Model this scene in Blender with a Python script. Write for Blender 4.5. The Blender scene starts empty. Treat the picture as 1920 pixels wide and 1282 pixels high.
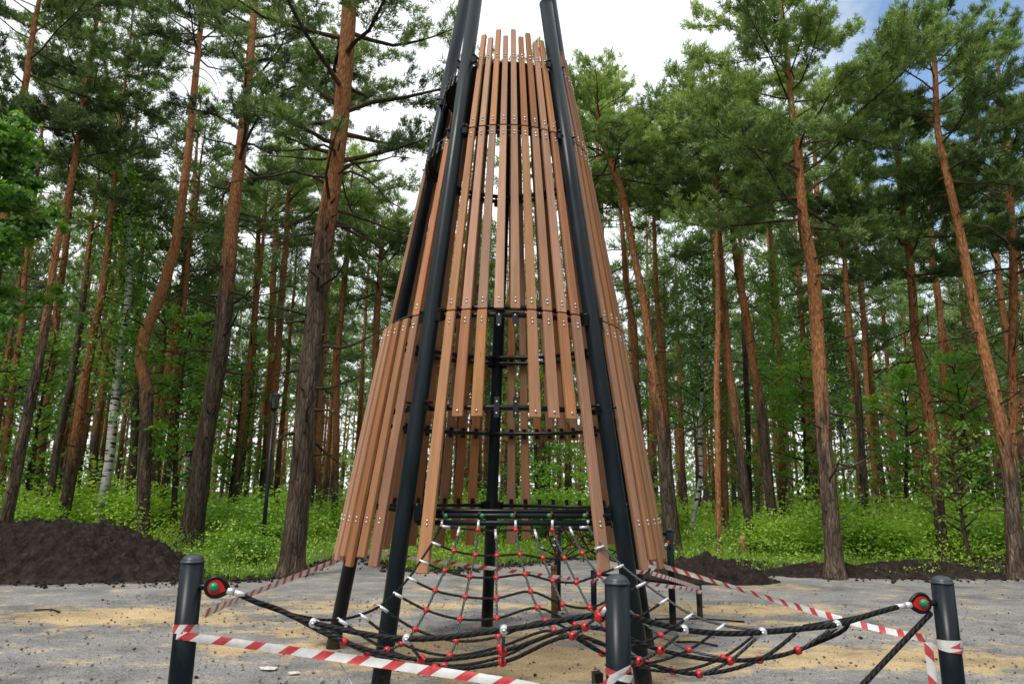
import bpy, math, random
import numpy as np
from mathutils import Vector, Matrix, noise as mn
rad=math.radians
random.seed(7); RG=np.random.default_rng(7)
sc=bpy.context.scene
COL=sc.collection
# ------------------------------------------------------------------ camera
F=1293.14; PITCH=rad(12.343); ROLL=rad(-0.699); H=1.6
cp,sp,cr,sr=math.cos(PITCH),math.sin(PITCH),math.cos(ROLL),math.sin(ROLL)
def ray(px,py):
    U=px-960; V=641-py
    u=U*cr+V*sr; v=-U*sr+V*cr
    return (u, F*cp - v*sp, F*sp + v*cp)
def P(px,py,Y):
    d=ray(px,py); k=Y/d[1]
    return Vector((d[0]*k, Y, H+d[2]*k))
def G(px,py,z=0.0):
    d=ray(px,py); k=(z-H)/d[2]
    return Vector((d[0]*k,d[1]*k,z))
cam=bpy.data.cameras.new('camera'); co=bpy.data.objects.new('camera',cam); COL.objects.link(co)
cam.lens=F/1920*36; cam.sensor_width=36; cam.clip_end=800; cam.clip_start=0.05
cam.dof.use_dof=True; cam.dof.focus_distance=6.0; cam.dof.aperture_fstop=3.2
R0=Vector((1,0,0)); U0=Vector((0,-sp,cp)); FW=Vector((0,cp,sp))
ru=R0*cr-U0*sr; rv=R0*sr+U0*cr
m=Matrix((ru,rv,-FW)).transposed().to_4x4(); m.translation=(0,0,H); co.matrix_world=m
sc.camera=co
sc.view_settings.view_transform='Standard'; sc.view_settings.look='None'; sc.view_settings.exposure=0
sc.cycles.max_bounces=5; sc.cycles.diffuse_bounces=3; sc.cycles.glossy_bounces=2; sc.cycles.transmission_bounces=4
sc.cycles.transparent_max_bounces=4; sc.cycles.use_denoising=True; sc.cycles.caustics_reflective=False; sc.cycles.caustics_refractive=False
# ------------------------------------------------------------------ materials
def mat(name):
    m=bpy.data.materials.new(name); m.use_nodes=True; nt=m.node_tree
    return m,nt,nt.nodes['Principled BSDF']
class N:
    def __init__(s,nt): s.nt=nt
    def new(s,t,**k):
        n=s.nt.nodes.new(t)
        for a,b in k.items(): setattr(n,a,b)
        return n
    def l(s,a,b): s.nt.links.new(a,b)
    def noise(s,vec,scale,detail=4,rough=.55,dist=0):
        n=s.new('ShaderNodeTexNoise'); n.inputs['Scale'].default_value=scale; n.inputs['Detail'].default_value=detail
        n.inputs['Roughness'].default_value=rough; n.inputs['Distortion'].default_value=dist
        if vec is not None: s.l(vec,n.inputs['Vector'])
        return n.outputs['Fac']
    def vor(s,vec,scale,feature='F1'):
        n=s.new('ShaderNodeTexVoronoi',feature=feature); n.inputs['Scale'].default_value=scale
        if vec is not None: s.l(vec,n.inputs['Vector'])
        return n.outputs['Distance']
    def coord(s,kind='Object',scale=None):
        n=s.new('ShaderNodeTexCoord').outputs[kind]
        if scale:
            mp=s.new('ShaderNodeMapping'); mp.inputs['Scale'].default_value=scale; s.l(n,mp.inputs['Vector']); n=mp.outputs[0]
        return n
    def world(s,scale=None):
        n=s.new('ShaderNodeNewGeometry').outputs['Position']
        if scale:
            mp=s.new('ShaderNodeMapping'); mp.inputs['Scale'].default_value=scale; s.l(n,mp.inputs['Vector']); n=mp.outputs[0]
        return n
    def ramp(s,fac,stops):
        n=s.new('ShaderNodeValToRGB'); cr_=n.color_ramp
        while len(cr_.elements)<len(stops): cr_.elements.new(0.5)
        for e,(p,c) in zip(cr_.elements,stops):
            e.position=p; e.color=(*c,1) if len(c)==3 else c
        s.l(fac,n.inputs['Fac']); return n.outputs['Color']
    def mix(s,fac,a,b,mode='MIX'):
        n=s.new('ShaderNodeMix',data_type='RGBA',blend_type=mode)
        for v,i in ((fac,0),(a,6),(b,7)):
            if isinstance(v,(int,float)): n.inputs[i].default_value=v
            elif isinstance(v,tuple): n.inputs[i].default_value=(*v,1) if len(v)==3 else v
            else: s.l(v,n.inputs[i])
        return n.outputs[2]
    def math(s,op,a,b=0.0,clamp=False):
        n=s.new('ShaderNodeMath',operation=op); n.use_clamp=clamp
        for v,i in ((a,0),(b,1)):
            if isinstance(v,(int,float)): n.inputs[i].default_value=v
            else: s.l(v,n.inputs[i])
        return n.outputs[0]
    def attr(s,name):
        return s.new('ShaderNodeAttribute',attribute_name=name).outputs['Fac']
    def bump(s,h,strength,dist,bsdf):
        n=s.new('ShaderNodeBump'); n.inputs['Strength'].default_value=strength; n.inputs['Distance'].default_value=dist
        s.l(h,n.inputs['Height']); s.l(n.outputs[0],bsdf.inputs['Normal'])
def sp_(b,rough,spec=.5,metal=0.0):
    b.inputs['Roughness'].default_value=rough; b.inputs['Specular IOR Level'].default_value=spec; b.inputs['Metallic'].default_value=metal
def M_wood():
    m,nt,b=mat('larch_board'); n=N(nt)
    uv=n.coord('UV'); oi=n.new('ShaderNodeObjectInfo').outputs['Random']
    cmb=n.new('ShaderNodeCombineXYZ'); n.l(n.math('MULTIPLY',oi,37.0),cmb.inputs[0]); n.l(n.math('MULTIPLY',oi,91.0),cmb.inputs[2])
    ad=n.new('ShaderNodeVectorMath',operation='ADD'); n.l(uv,ad.inputs[0]); n.l(cmb.outputs[0],ad.inputs[1])
    mp=n.new('ShaderNodeMapping'); mp.inputs['Scale'].default_value=(45,1.2,1); n.l(ad.outputs[0],mp.inputs['Vector'])
    g=n.noise(mp.outputs[0],1.6,5,.6,.6)
    mp2=n.new('ShaderNodeMapping'); mp2.inputs['Scale'].default_value=(14,3,1); n.l(ad.outputs[0],mp2.inputs['Vector'])
    kn=n.vor(mp2.outputs[0],1.0); k=n.ramp(kn,[(0.0,(0,0,0)),(0.13,(1,1,1))])
    c=n.ramp(g,[(.25,(.33,.155,.075)),(.5,(.46,.235,.12)),(.75,(.56,.31,.17))])
    blot=n.noise(ad.outputs[0],2.2,3); c=n.mix(n.math('MULTIPLY',blot,.5),c,(.39,.18,.095))
    wt=n.new('ShaderNodeMapping'); wt.inputs['Scale'].default_value=(9,1.1,1); n.l(ad.outputs[0],wt.inputs['Vector']); c=n.mix(n.ramp(n.noise(wt.outputs[0],1.3,5,.65),[(.38,(0,0,0)),(.66,(.75,.75,.75))]),c,(.30,.155,.085))
    c=n.mix(n.ramp(k,[(0,(.9,.9,.9)),(1,(0,0,0))]),c,(.2,.08,.04))
    hs=n.new('ShaderNodeHueSaturation'); n.l(c,hs.inputs['Color']); n.l(n.math('ADD',n.math('MULTIPLY',n.math('FRACT',n.math('MULTIPLY',oi,7.7)),.012),.492),hs.inputs['Hue']); n.l(n.math('ADD',n.math('MULTIPLY',oi,.42),.74),hs.inputs['Value']); n.l(n.math('ADD',n.math('MULTIPLY',n.math('FRACT',n.math('MULTIPLY',oi,17.3)),.3),.85),hs.inputs['Saturation'])
    n.l(hs.outputs[0],b.inputs['Base Color']); sp_(b,.62,.3); n.bump(g,.25,.004,b); return m
def M_paint():
    m,nt,b=mat('charcoal_powder_coat'); n=N(nt); o=n.coord('Object'); mpv=n.coord('Object',(6,6,1.2))
    d=n.noise(mpv,1.4,5,.6); d2=n.noise(o,60,2)
    c=n.ramp(d,[(.35,(.006,.010,.014)),(.62,(.010,.017,.022)),(.82,(.028,.036,.042))])
    sx=n.new('ShaderNodeSeparateXYZ'); n.l(n.world(),sx.inputs[0]); dz=n.math('ADD',sx.outputs[2],n.math('MULTIPLY',n.noise(n.world(),14,4),.35))
    c=n.mix(n.ramp(dz,[(.17,(.75,.75,.75)),(.42,(0,0,0))]),c,(.16,.125,.085))
    spk=n.noise(n.world(),70,2,.8); c=n.mix(n.ramp(spk,[(.66,(0,0,0)),(.74,(.3,.3,.3))]),c,(.14,.12,.10))
    n.l(c,b.inputs['Base Color']); n.l(n.math('ADD',n.math('MULTIPLY',d,.35),.16),b.inputs['Roughness']); b.inputs['Specular IOR Level'].default_value=.19
    n.bump(d2,.05,.001,b); return m
def M_simple(name,c,rough,spec=.5,metal=0.0,var=.25,scale=20):
    m,nt,b=mat(name); n=N(nt); d=n.noise(n.coord('Object'),scale,4)
    lo=tuple(x*(1-var) for x in c); hi=tuple(min(1,x*(1+var)) for x in c)
    n.l(n.ramp(d,[(.3,lo),(.7,hi)]),b.inputs['Base Color']); sp_(b,rough,spec,metal); return m
def M_rope(name,c,hi):
    m,nt,b=mat(name); n=N(nt); uv=n.coord('UV')
    w=n.new('ShaderNodeTexWave',wave_type='BANDS',bands_direction='DIAGONAL',wave_profile='SIN'); w.inputs['Scale'].default_value=1.0
    mp=n.new('ShaderNodeMapping'); mp.inputs['Scale'].default_value=(1.8,13,0); n.l(uv,mp.inputs['Vector']); n.l(mp.outputs[0],w.inputs['Vector'])
    n.l(n.ramp(w.outputs['Fac'],[(.1,c),(.9,hi)]),b.inputs['Base Color']); sp_(b,.6,.25); n.bump(w.outputs['Fac'],.9,.006,b); return m
def M_bark():
    m,nt,b=mat('pine_bark'); n=N(nt); o=n.world((1,1,.17)); o2=n.world((1,1,.5))
    cr1=n.vor(o,17,'DISTANCE_TO_EDGE'); ns=n.noise(o,9,6,.65); fl=n.noise(o2,22,4)
    grey=n.ramp(ns,[(.3,(.036,.026,.020)),(.55,(.115,.085,.063)),(.75,(.23,.185,.15))])
    ora=n.ramp(fl,[(.28,(.17,.062,.026)),(.5,(.33,.142,.058)),(.68,(.42,.225,.108)),(.8,(.26,.18,.14))])
    a=n.attr('bark'); a=n.math('ADD',a,n.math('MULTIPLY',n.math('SUBTRACT',ns,.5),1.9)); f=n.ramp(a,[(.15,(0,0,0)),(.85,(1,1,1))])
    c=n.mix(f,grey,ora)
    crk=n.ramp(cr1,[(0,(.35,.35,.35)),(.12,(1,1,1))]); c=n.mix(n.math('SUBTRACT',1.0,n.math('MULTIPLY',f,.55)),c,n.mix(1.0,c,crk,'MULTIPLY'))
    c=n.mix(n.attr('limb'),c,n.ramp(ns,[(.3,(.03,.022,.017)),(.7,(.085,.06,.045))]))
    oi=n.new('ShaderNodeObjectInfo').outputs['Random']; hs=n.new('ShaderNodeHueSaturation'); n.l(c,hs.inputs['Color']); n.l(n.math('ADD',n.math('MULTIPLY',oi,.5),.75),hs.inputs['Value'])
    n.l(hs.outputs[0],b.inputs['Base Color']); sp_(b,.9,.15)
    n.bump(n.math('ADD',n.math('MULTIPLY',cr1,1.5),ns),.9,.035,b); return m
def M_birch():
    m,nt,b=mat('birch_bark'); n=N(nt); o=n.world((2.2,2.2,11)); ns=n.noise(o,1.0,4,.6); n2=n.noise(n.world(),1.5,3)
    f=n.math('ADD',ns,n.math('MULTIPLY',n2,.25))
    c=n.ramp(f,[(.56,(.02,.018,.016)),(.60,(.50,.50,.47))]); 
    c=n.mix(n.ramp(ns,[(.40,(.8,.8,.8)),(.43,(0,0,0))]),c,(.025,.02,.018))
    c=n.mix(n.attr('limb'),c,(.05,.035,.03)); lo=n.ramp(n.attr('bark'),[(.0,(1,1,1)),(.2,(0,0,0))]); c=n.mix(n.mix(1.0,lo,n.ramp(n2,[(.4,(0,0,0)),(.6,(1,1,1))]),'MULTIPLY'),c,(.03,.025,.02))
    n.l(c,b.inputs['Base Color']); sp_(b,.8,.2); n.bump(ns,.4,.02,b); return m
def M_leaf(name,stops,trans=.35,patch=.35):
    m=bpy.data.materials.new(name); m.use_nodes=True; nt=m.node_tree; nt.nodes.clear(); n=N(nt)
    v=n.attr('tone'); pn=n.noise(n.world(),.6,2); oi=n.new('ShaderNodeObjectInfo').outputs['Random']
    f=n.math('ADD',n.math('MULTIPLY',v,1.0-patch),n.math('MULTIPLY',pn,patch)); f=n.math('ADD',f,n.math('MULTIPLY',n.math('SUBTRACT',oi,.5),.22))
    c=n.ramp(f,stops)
    d=n.new('ShaderNodeBsdfDiffuse'); t=n.new('ShaderNodeBsdfTranslucent'); g=n.new('ShaderNodeBsdfGlossy'); g.inputs['Roughness'].default_value=.45
    n.l(c,d.inputs['Color']); n.l(n.mix(1.0,c,(1.25,1.3,.6,1),'MULTIPLY'),t.inputs['Color']); g.inputs['Color'].default_value=(.8,.9,.9,1)
    s=n.new('ShaderNodeMixShader'); s.inputs[0].default_value=trans; n.l(d.outputs[0],s.inputs[1]); n.l(t.outputs[0],s.inputs[2])
    s2=n.new('ShaderNodeMixShader'); s2.inputs[0].default_value=.05; n.l(s.outputs[0],s2.inputs[1]); n.l(g.outputs[0],s2.inputs[2])
    o=n.new('ShaderNodeOutputMaterial'); n.l(s2.outputs[0],o.inputs['Surface']); return m
def M_gravel():
    m,nt,b=mat('gravel_and_sand'); n=N(nt); w=n.world()
    a=n.noise(w,95,2,.7); a2=n.noise(w,28,4,.7); big=n.noise(w,.9,5,.65); ws=n.world((1,1.5,1)); st=n.noise(ws,1.7,7,.74,.1)
    g=n.ramp(n.math('ADD',n.math('MULTIPLY',a,.6),n.math('MULTIPLY',a2,.4)),[(.30,(.15,.147,.144)),(.5,(.35,.344,.335)),(.70,(.68,.67,.65))])
    s=n.ramp(a,[(.28,(.42,.29,.15)),(.5,(.72,.53,.29)),(.75,(.88,.72,.47))])
    sd=n.attr('sand'); f=n.math('ADD',sd,n.math('MULTIPLY',n.math('SUBTRACT',st,.5),2.4)); f=n.math('ADD',f,n.math('MULTIPLY',n.math('SUBTRACT',a2,.5),.7))
    f=n.ramp(f,[(.34,(0,0,0)),(.62,(.92,.92,.92))]); c=n.mix(f,g,s)
    dk=n.ramp(n.math('ADD',n.math('MULTIPLY',big,.6),n.math('MULTIPLY',st,.4)),[(.34,(.42,.43,.45)),(.5,(.85,.85,.85)),(.66,(1.15,1.14,1.12))]); c=n.mix(1.0,c,dk,'MULTIPLY')
    c=n.mix(n.attr('yellow'),c,(.55,.38,.05)); soil=n.attr('soil'); c=n.mix(n.ramp(n.math('ADD',soil,n.math('SUBTRACT',a2,.5)),[(.3,(0,0,0)),(.7,(1,1,1))]),c,n.ramp(a2,[(.3,(.02,.015,.012)),(.7,(.07,.055,.045))]))  # soil value: dark earth at the gravel edge plus painted shade at feet
    lt=n.vor(w,9); c=n.mix(n.ramp(lt,[(.02,(.6,.6,.6)),(.03,(0,0,0))]),c,(.05,.04,.03))
    n.l(c,b.inputs['Base Color']); sp_(b,.95,.1); pv=n.vor(w,55); c=n.mix(1.0,c,n.ramp(pv,[(.1,(1.1,1.1,1.1)),(.6,(.78,.78,.78))]),'MULTIPLY'); n.l(c,b.inputs['Base Color']); n.bump(n.math('SUBTRACT',n.math('ADD',n.math('MULTIPLY',a,.6),a2),n.math('MULTIPLY',pv,.6)),.7,.022,b); return m
def M_floor():
    m,nt,b=mat('forest_floor'); n=N(nt); w=n.world(); a=n.noise(w,3,6,.7); b2=n.noise(w,40,3)
    c=n.ramp(a,[(.3,(.03,.026,.014)),(.5,(.035,.06,.015)),(.7,(.06,.11,.025))]); c=n.mix(.5,c,n.mix(1.0,c,n.ramp(b2,[(.3,(.3,.3,.3)),(.7,(1.6,1.6,1.6))]),'MULTIPLY'))
    n.l(c,b.inputs['Base Color']); sp_(b,1,.05); n.bump(b2,.8,.05,b); return m
def M_soil():
    m,nt,b=mat('dark_soil'); n=N(nt); w=n.world(); a=n.noise(w,7,7,.72); c2=n.noise(w,45,3,.7)
    c=n.ramp(a,[(.3,(.012,.009,.008)),(.55,(.040,.030,.026)),(.75,(.105,.080,.066))]); c=n.mix(n.ramp(c2,[(.62,(0,0,0)),(.72,(.5,.5,.5))]),c,(.11,.09,.07))
    n.l(c,b.inputs['Base Color']); sp_(b,.95,.1); n.bump(n.math('ADD',a,n.math('MULTIPLY',c2,.4)),1,.06,b); return m
def M_tape():
    m,nt,b=mat('barrier_tape'); n=N(nt); uv=n.coord('UV'); s=n.new('ShaderNodeSeparateXYZ'); n.l(uv,s.inputs[0])
    t=n.math('FRACT',n.math('ADD',n.math('MULTIPLY',s.outputs[1],1.0),n.math('MULTIPLY',s.outputs[0],-.30)))
    f=n.ramp(t,[(.0,(1,1,1)),(.36,(1,1,1)),(.37,(0,0,0)),(.99,(0,0,0))]); cr_=n.noise(n.world(),25,3)
    c=n.mix(f,n.ramp(cr_,[(.3,(.66,.65,.66)),(.7,(.82,.82,.82))]),n.ramp(cr_,[(.3,(.50,.04,.05)),(.7,(.64,.09,.10))]))
    n.l(c,b.inputs['Base Color']); sp_(b,.38,.5); n.bump(n.noise(n.world(),18,4),.5,.01,b)
    return m
WOOD=M_wood(); PAINT=M_paint(); BARK=M_bark(); BIRCH=M_birch(); GRAVEL=M_gravel(); FLOOR=M_floor(); SOIL=M_soil(); TAPE=M_tape()
BLACK=M_simple('black_paint_dark',(.005,.006,.007),.35,.35); STEEL=M_simple('galvanised_bolt',(.62,.63,.66),.28,.5,.85); FERR=M_simple('aluminium_ferrule',(.72,.72,.76),.3,.5,.45,.1)
RED=M_simple('red_plastic',(.52,.018,.018),.3,.5,0,.12); GREEN=M_simple('green_plastic',(.01,.26,.12),.3,.5,0,.15); CAP=M_simple('bollard_cap',(.04,.05,.06),.36,.4)
ROPE=M_rope('black_rope',(.003,.003,.004),(.014,.015,.018)); ROPEG=M_rope('grey_rope',(.02,.024,.026),(.12,.135,.14))
NEED=M_leaf('pine_needles',[(.1,(.030,.054,.017)),(.28,(.10,.165,.046)),(.50,(.225,.335,.088)),(.78,(.42,.53,.14))],.35)
NEEDF=M_leaf('hazed_pine_needles',[(.1,(.04,.07,.03)),(.35,(.11,.18,.065)),(.6,(.20,.31,.10)),(.85,(.34,.46,.16))],.4)  # distance haze painted into the needle colour
NEEDB=M_leaf('dead_needles',[(.2,(.05,.03,.02)),(.8,(.16,.08,.04))],.2)
LEAF=M_leaf('broad_leaves',[(.2,(.05,.13,.016)),(.5,(.15,.31,.04)),(.85,(.30,.52,.07))],.6)
LEAFD=M_leaf('undergrowth_leaves',[(.12,(.055,.13,.016)),(.45,(.23,.42,.04)),(.8,(.52,.70,.09))],.42,.5)
GRASSM=M_leaf('grass_blades',[(.15,(.09,.18,.03)),(.5,(.25,.42,.06)),(.85,(.45,.62,.13))],.4,.5)
CUT=M_simple('cut_wood',(.42,.25,.11),.8,.2,0,.3,9); LOGM=M_simple('weathered_post',(.20,.115,.05),.85,.2,0,.35,14); ASPH=M_simple('asphalt',(.11,.11,.115),.95,.1,0,.25,30)
PEB=M_simple('pebble_stone',(.16,.15,.14),.9,.2,0,.5,3); GLASS=M_simple('lantern_glass',(.08,.09,.085),.3,.5,0,.1)
PAPER=M_simple('paper_scrap',(.6,.58,.52),.8,.2,0,.1); DARKCLOD=M_simple('clod',(.03,.024,.02),.95,.1,0,.4,8)
# ------------------------------------------------------------------ mesh helpers
class MB:
    def __init__(s): s.v=[]; s.f=[]; s.m=[]; s.uv=[]; s.sm=[]; s.at={}
    def add(s,vs,fs,mi=0,uvs=None,smooth=False):
        o=len(s.v); s.v+= [tuple(v) for v in vs]
        for i,f in enumerate(fs):
            s.f.append(tuple(o+k for k in f)); s.m.append(mi); s.sm.append(smooth); s.uv.append(uvs[i] if uvs else None)
        return o
    def tube(s,pts,r,seg=8,mi=0,caps=True,smooth=True,vs=1.0,attr=None):
        pts=[Vector(p) for p in pts]; n=len(pts); rr=r if isinstance(r,(list,tuple)) else [r]*n
        vs_=[]; L=0; Ls=[0]
        for i in range(1,n): L+=(pts[i]-pts[i-1]).length; Ls.append(L)
        t0=(pts[1]-pts[0]).normalized(); ref=Vector((0,0,1)) if abs(t0.z)<.9 else Vector((1,0,0)); a=t0.cross(ref).normalized()
        for i in range(n):
            t=(pts[min(i+1,n-1)]-pts[max(i-1,0)]).normalized(); a=(a-t*a.dot(t)).normalized(); b=t.cross(a)
            for k in range(seg):
                th=2*math.pi*k/seg; vs_.append(pts[i]+(a*math.cos(th)+b*math.sin(th))*rr[i])
        fs=[];uv=[]
        for i in range(n-1):
            for k in range(seg):
                k2=(k+1)%seg; fs.append((i*seg+k,i*seg+k2,(i+1)*seg+k2,(i+1)*seg+k)); u0,u1=k/seg,(k+1)/seg
                uv.append(((u0,Ls[i]*vs),(u1,Ls[i]*vs),(u1,Ls[i+1]*vs),(u0,Ls[i+1]*vs)))
        o=s.add(vs_,fs,mi,uv,smooth)
        if attr is not None:
            for nm,fn in attr.items():
                s.at.setdefault(nm,[]).append((o,[fn(i) for i in range(n) for k in range(seg)]))
        if caps:
            s.add([],[]) 
            s.f.append(tuple(o+k for k in reversed(range(seg)))); s.m.append(mi); s.sm.append(False); s.uv.append(None)
            s.f.append(tuple(o+(n-1)*seg+k for k in range(seg))); s.m.append(mi); s.sm.append(False); s.uv.append(None)
        return o
    def lathe(s,prof,base,axis=(0,0,1),seg=20,mi=0,smooth=True):
        ax=Vector(axis).normalized(); ref=Vector((0,0,1)) if abs(ax.z)<.9 else Vector((1,0,0)); a=ax.cross(ref).normalized(); b=ax.cross(a); base=Vector(base)
        vs=[base+ax*z+(a*math.cos(2*math.pi*k/seg)+b*math.sin(2*math.pi*k/seg))*r for r,z in prof for k in range(seg)]
        fs=[(i*seg+k,(i+1)*seg+k,(i+1)*seg+(k+1)%seg,i*seg+(k+1)%seg) for i in range(len(prof)-1) for k in range(seg)]
        s.add(vs,fs,mi,None,smooth)
    def sphere(s,c,r,seg=12,mi=0,axis=(0,0,1),k=1.0):
        n=8; s.lathe([(max(1e-4,r*math.sin(math.pi*i/n)),-r*k*math.cos(math.pi*i/n)) for i in range(n+1)],c,axis,seg,mi)
    def box(s,c,x,y,z,mi=0):
        c=Vector(c);x=Vector(x);y=Vector(y);z=Vector(z)
        vs=[c+x*i+y*j+z*k for i in(-1,1) for j in(-1,1) for k in(-1,1)]
        s.add(vs,[(0,1,3,2),(4,6,7,5),(0,4,5,1),(2,3,7,6),(0,2,6,4),(1,5,7,3)],mi)
    def build(s,name,mats,parent=None,link=True):
        me=bpy.data.meshes.new(name); me.from_pydata(s.v,[],s.f)
        for q in (mats if isinstance(mats,(list,tuple)) else [mats]): me.materials.append(q)
        me.polygons.foreach_set('material_index',s.m); me.polygons.foreach_set('use_smooth',s.sm)
        if any(u is not None for u in s.uv):
            l=me.uv_layers.new(name='UVMap'); arr=np.zeros((len(me.loops),2),np.float32); k=0
            for f,u in zip(s.f,s.uv):
                if u is not None:
                    for j in range(len(f)): arr[k+j]=u[j]
                k+=len(f)
            l.data.foreach_set('uv',arr.ravel())
        for nm,lst in s.at.items():
            a=me.attributes.new(nm,'FLOAT','POINT'); arr=np.zeros(len(s.v),np.float32)
            for o,vals in lst: arr[o:o+len(vals)]=vals
            a.data.foreach_set('value',arr)
        me.update(); o=bpy.data.objects.new(name,me)
        if link: COL.objects.link(o)
        if parent: o.parent=parent
        return o
def tag(o,label=None,cat=None,group=None,kind=None):
    if label: o['label']=label
    if cat: o['category']=cat
    if group: o['group']=group
    if kind: o['kind']=kind
    return o
def empty(name,loc=(0,0,0),rz=0):
    o=bpy.data.objects.new(name,None); COL.objects.link(o); o.location=loc; o.rotation_euler=(0,0,rz); o.empty_display_size=.1; return o
def put(o,parent):   # parent keeping world placement: meshes are authored in world space
    o.parent=parent; o.location=-Vector(parent.location) if not parent.rotation_euler.z else o.location
    return o
def tri_obj(name,V,mats,parent=None,tone=None,quads=False):
    k=4 if quads else 3; n=len(V)//k
    me=bpy.data.meshes.new(name); me.vertices.add(len(V)); me.vertices.foreach_set('co',V.astype(np.float32).ravel())
    me.loops.add(n*k); me.loops.foreach_set('vertex_index',np.arange(n*k,dtype=np.int32)); me.polygons.add(n)
    me.polygons.foreach_set('loop_start',np.arange(0,n*k,k,dtype=np.int32)); me.polygons.foreach_set('loop_total',np.full(n,k,np.int32))
    for q in (mats if isinstance(mats,(list,tuple)) else [mats]): me.materials.append(q)
    if tone is not None:
        a=me.attributes.new('tone','FLOAT','POINT'); a.data.foreach_set('value',tone.astype(np.float32))
    me.update(); me.validate()
    o=bpy.data.objects.new(name,me); COL.objects.link(o)
    if parent: o.parent=parent
    return o
def unit(a): return a/np.maximum(1e-6,np.linalg.norm(a,axis=-1,keepdims=True))
def tufts(pos,dr,size,nn,wid,tone,rng,spread=.75):
    """needle tufts: nn thin triangles per tuft"""
    n=len(pos); p=np.repeat(pos,nn,0); d=np.repeat(dr,nn,0); s=np.repeat(size,nn)[:,None]
    dd=unit(d+rng.normal(0,spread,(n*nn,3))); side=unit(np.cross(dd,rng.normal(0,1,(n*nn,3)))); b=p+rng.normal(0,.22,(n*nn,3))*s
    L=s*rng.uniform(.7,1.25,(n*nn,1)); w=side*wid*s
    V=np.stack([b-w,b+w,b+dd*L],1).reshape(-1,3); t=np.repeat(np.repeat(tone,nn)+rng.normal(0,.05,n*nn),3)
    return V,t
def leaves(pos,size,tone,rng,up=.6,asp=.55):
    n=len(pos); nrm=unit(rng.normal(0,1,(n,3))+np.array([0,0,up])); a=unit(np.cross(nrm,rng.normal(0,1,(n,3)))); b=np.cross(nrm,a); s=size[:,None]
    V=np.stack([pos-a*s,pos+b*s*asp,pos+a*s,pos-b*s*asp],1).reshape(-1,3); return V,np.repeat(tone,4)
# ------------------------------------------------------------------ world + sun
w=bpy.data.worlds.new('World'); sc.world=w; w.use_nodes=True; nt=w.node_tree; n=N(nt)
bg=nt.nodes['Background']; sky=n.new('ShaderNodeTexSky',sky_type='NISHITA'); sky.sun_disc=False
SUN_EL,SUN_AZ=rad(54),rad(216)
sky.sun_elevation=SUN_EL; sky.sun_rotation=SUN_AZ; sky.altitude=200
tc=n.new('ShaderNodeTexCoord').outputs['Generated']
def dirdot(px,py):
    d=Vector(ray(px,py)).normalized(); v=n.new('ShaderNodeVectorMath',operation='DOT_PRODUCT'); n.l(tc,v.inputs[0]); v.inputs[1].default_value=d; return v.outputs['Value']
cl=n.noise(tc,3.2,6,.6,.3)
patch=n.math('MULTIPLY',n.math('SUBTRACT',dirdot(2050,40),.93),13.0)
fac=n.math('ADD',patch,n.math('MULTIPLY',n.math('SUBTRACT',cl,.5),1.6))
fac=n.ramp(fac,[(.10,(0,0,0)),(.55,(1,1,1))])
wisp=n.ramp(cl,[(.35,(7.9,8.4,9.1)),(.6,(10.2,10.4,10.6)),])
blue=n.mix(1.0,sky.outputs[0],(2.0,2.0,1.9,1),'MULTIPLY')
cc=n.mix(fac,wisp,blue)
n.l(cc,bg.inputs['Color']); bg.inputs['Strength'].default_value=.13
sun=bpy.data.lights.new('sun','SUN'); sun.energy=2.8; sun.angle=rad(17); sun.color=(1,.95,.87)
so=bpy.data.objects.new('sun',sun); COL.objects.link(so)
sd=Vector((math.sin(SUN_AZ)*math.cos(SUN_EL),math.cos(SUN_AZ)*math.cos(SUN_EL),math.sin(SUN_EL)))
so.rotation_euler=sd.to_track_quat('Z','Y').to_euler()
# ------------------------------------------------------------------ tower
TX,TD,TR,ROT,TK=-.0872,7.1294,1.7649,rad(5.2343),.1603
Z0,Z1,Z2,Z3,Z4,ZT=1.4214,2.3035,3.1827,5.151,5.9956,6.89
def rz(z): return TR-TK*z
BZ=[0,1,2.2,3.2,5.15,6.4,7]; BO=[-.01,-.01,-.01,-.013,-.034,-.07,-.08]
def cyl(a,z,dr=0):
    a=a+ROT; r=rz(z)+float(np.interp(z,BZ,BO))+dr-.045; return Vector((TX+r*math.sin(a),TD-r*math.cos(a),z))
LEGS={'FL':(-36,(713.3,1282),(892,0)),'FR':(36,(1207,1282),(1023,5)),'SL':(-108,(626,1205),(872.3,0)),'SR':(108,(1217,1225),(1032.5,4)),'B':(180,(912.6,1183),(948,292))}
LP={}
for k,(a,qa,qb) in LEGS.items():
    pts=[]
    for q in (qa,qb):
        Y=TD
        for _ in range(30):
            p=P(*q,Y); Y=TD-rz(p.z)*math.cos(rad(a)+ROT)
        pts.append(P(*q,Y))
    d=(pts[1]-pts[0])/(pts[1].z-pts[0].z); LP[k]=lambda z,p=pts[0],d=d: p+d*(z-p.z)
tower=empty('climbing_tower',(TX,TD,0)); tag(tower,'tall conical play tower of larch boards on five leaning charcoal pipes','climbing tower')
for k in LEGS:
    b=MB(); zt={'FR':ZT-.03,'SR':7.72,'B':6.1}.get(k,7.7); f=LP[k]; R=.071
    b.tube([f(-.05),f(1.5),f(3),f(4.5),f(zt)],R,28); ax=(f(zt)-f(zt-1)).normalized()
    b.lathe([(R+.002,0),(R,.012),(R*.8,.03),(R*.4,.042),(1e-4,.045)],f(zt),ax,28,1)
    put(b.build('leg',[PAINT,CAP]),tower)
def arc(z,r_off,rt,a0=-180,a1=180,seg=72,mb=None,mi=0):
    b=mb or MB(); n_=max(3,int(seg*(a1-a0)/360)); b.tube([cyl(rad(a0+(a1-a0)*i/n_),z,r_off) for i in range(n_+1)],rt,10,mi); return b
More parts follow.
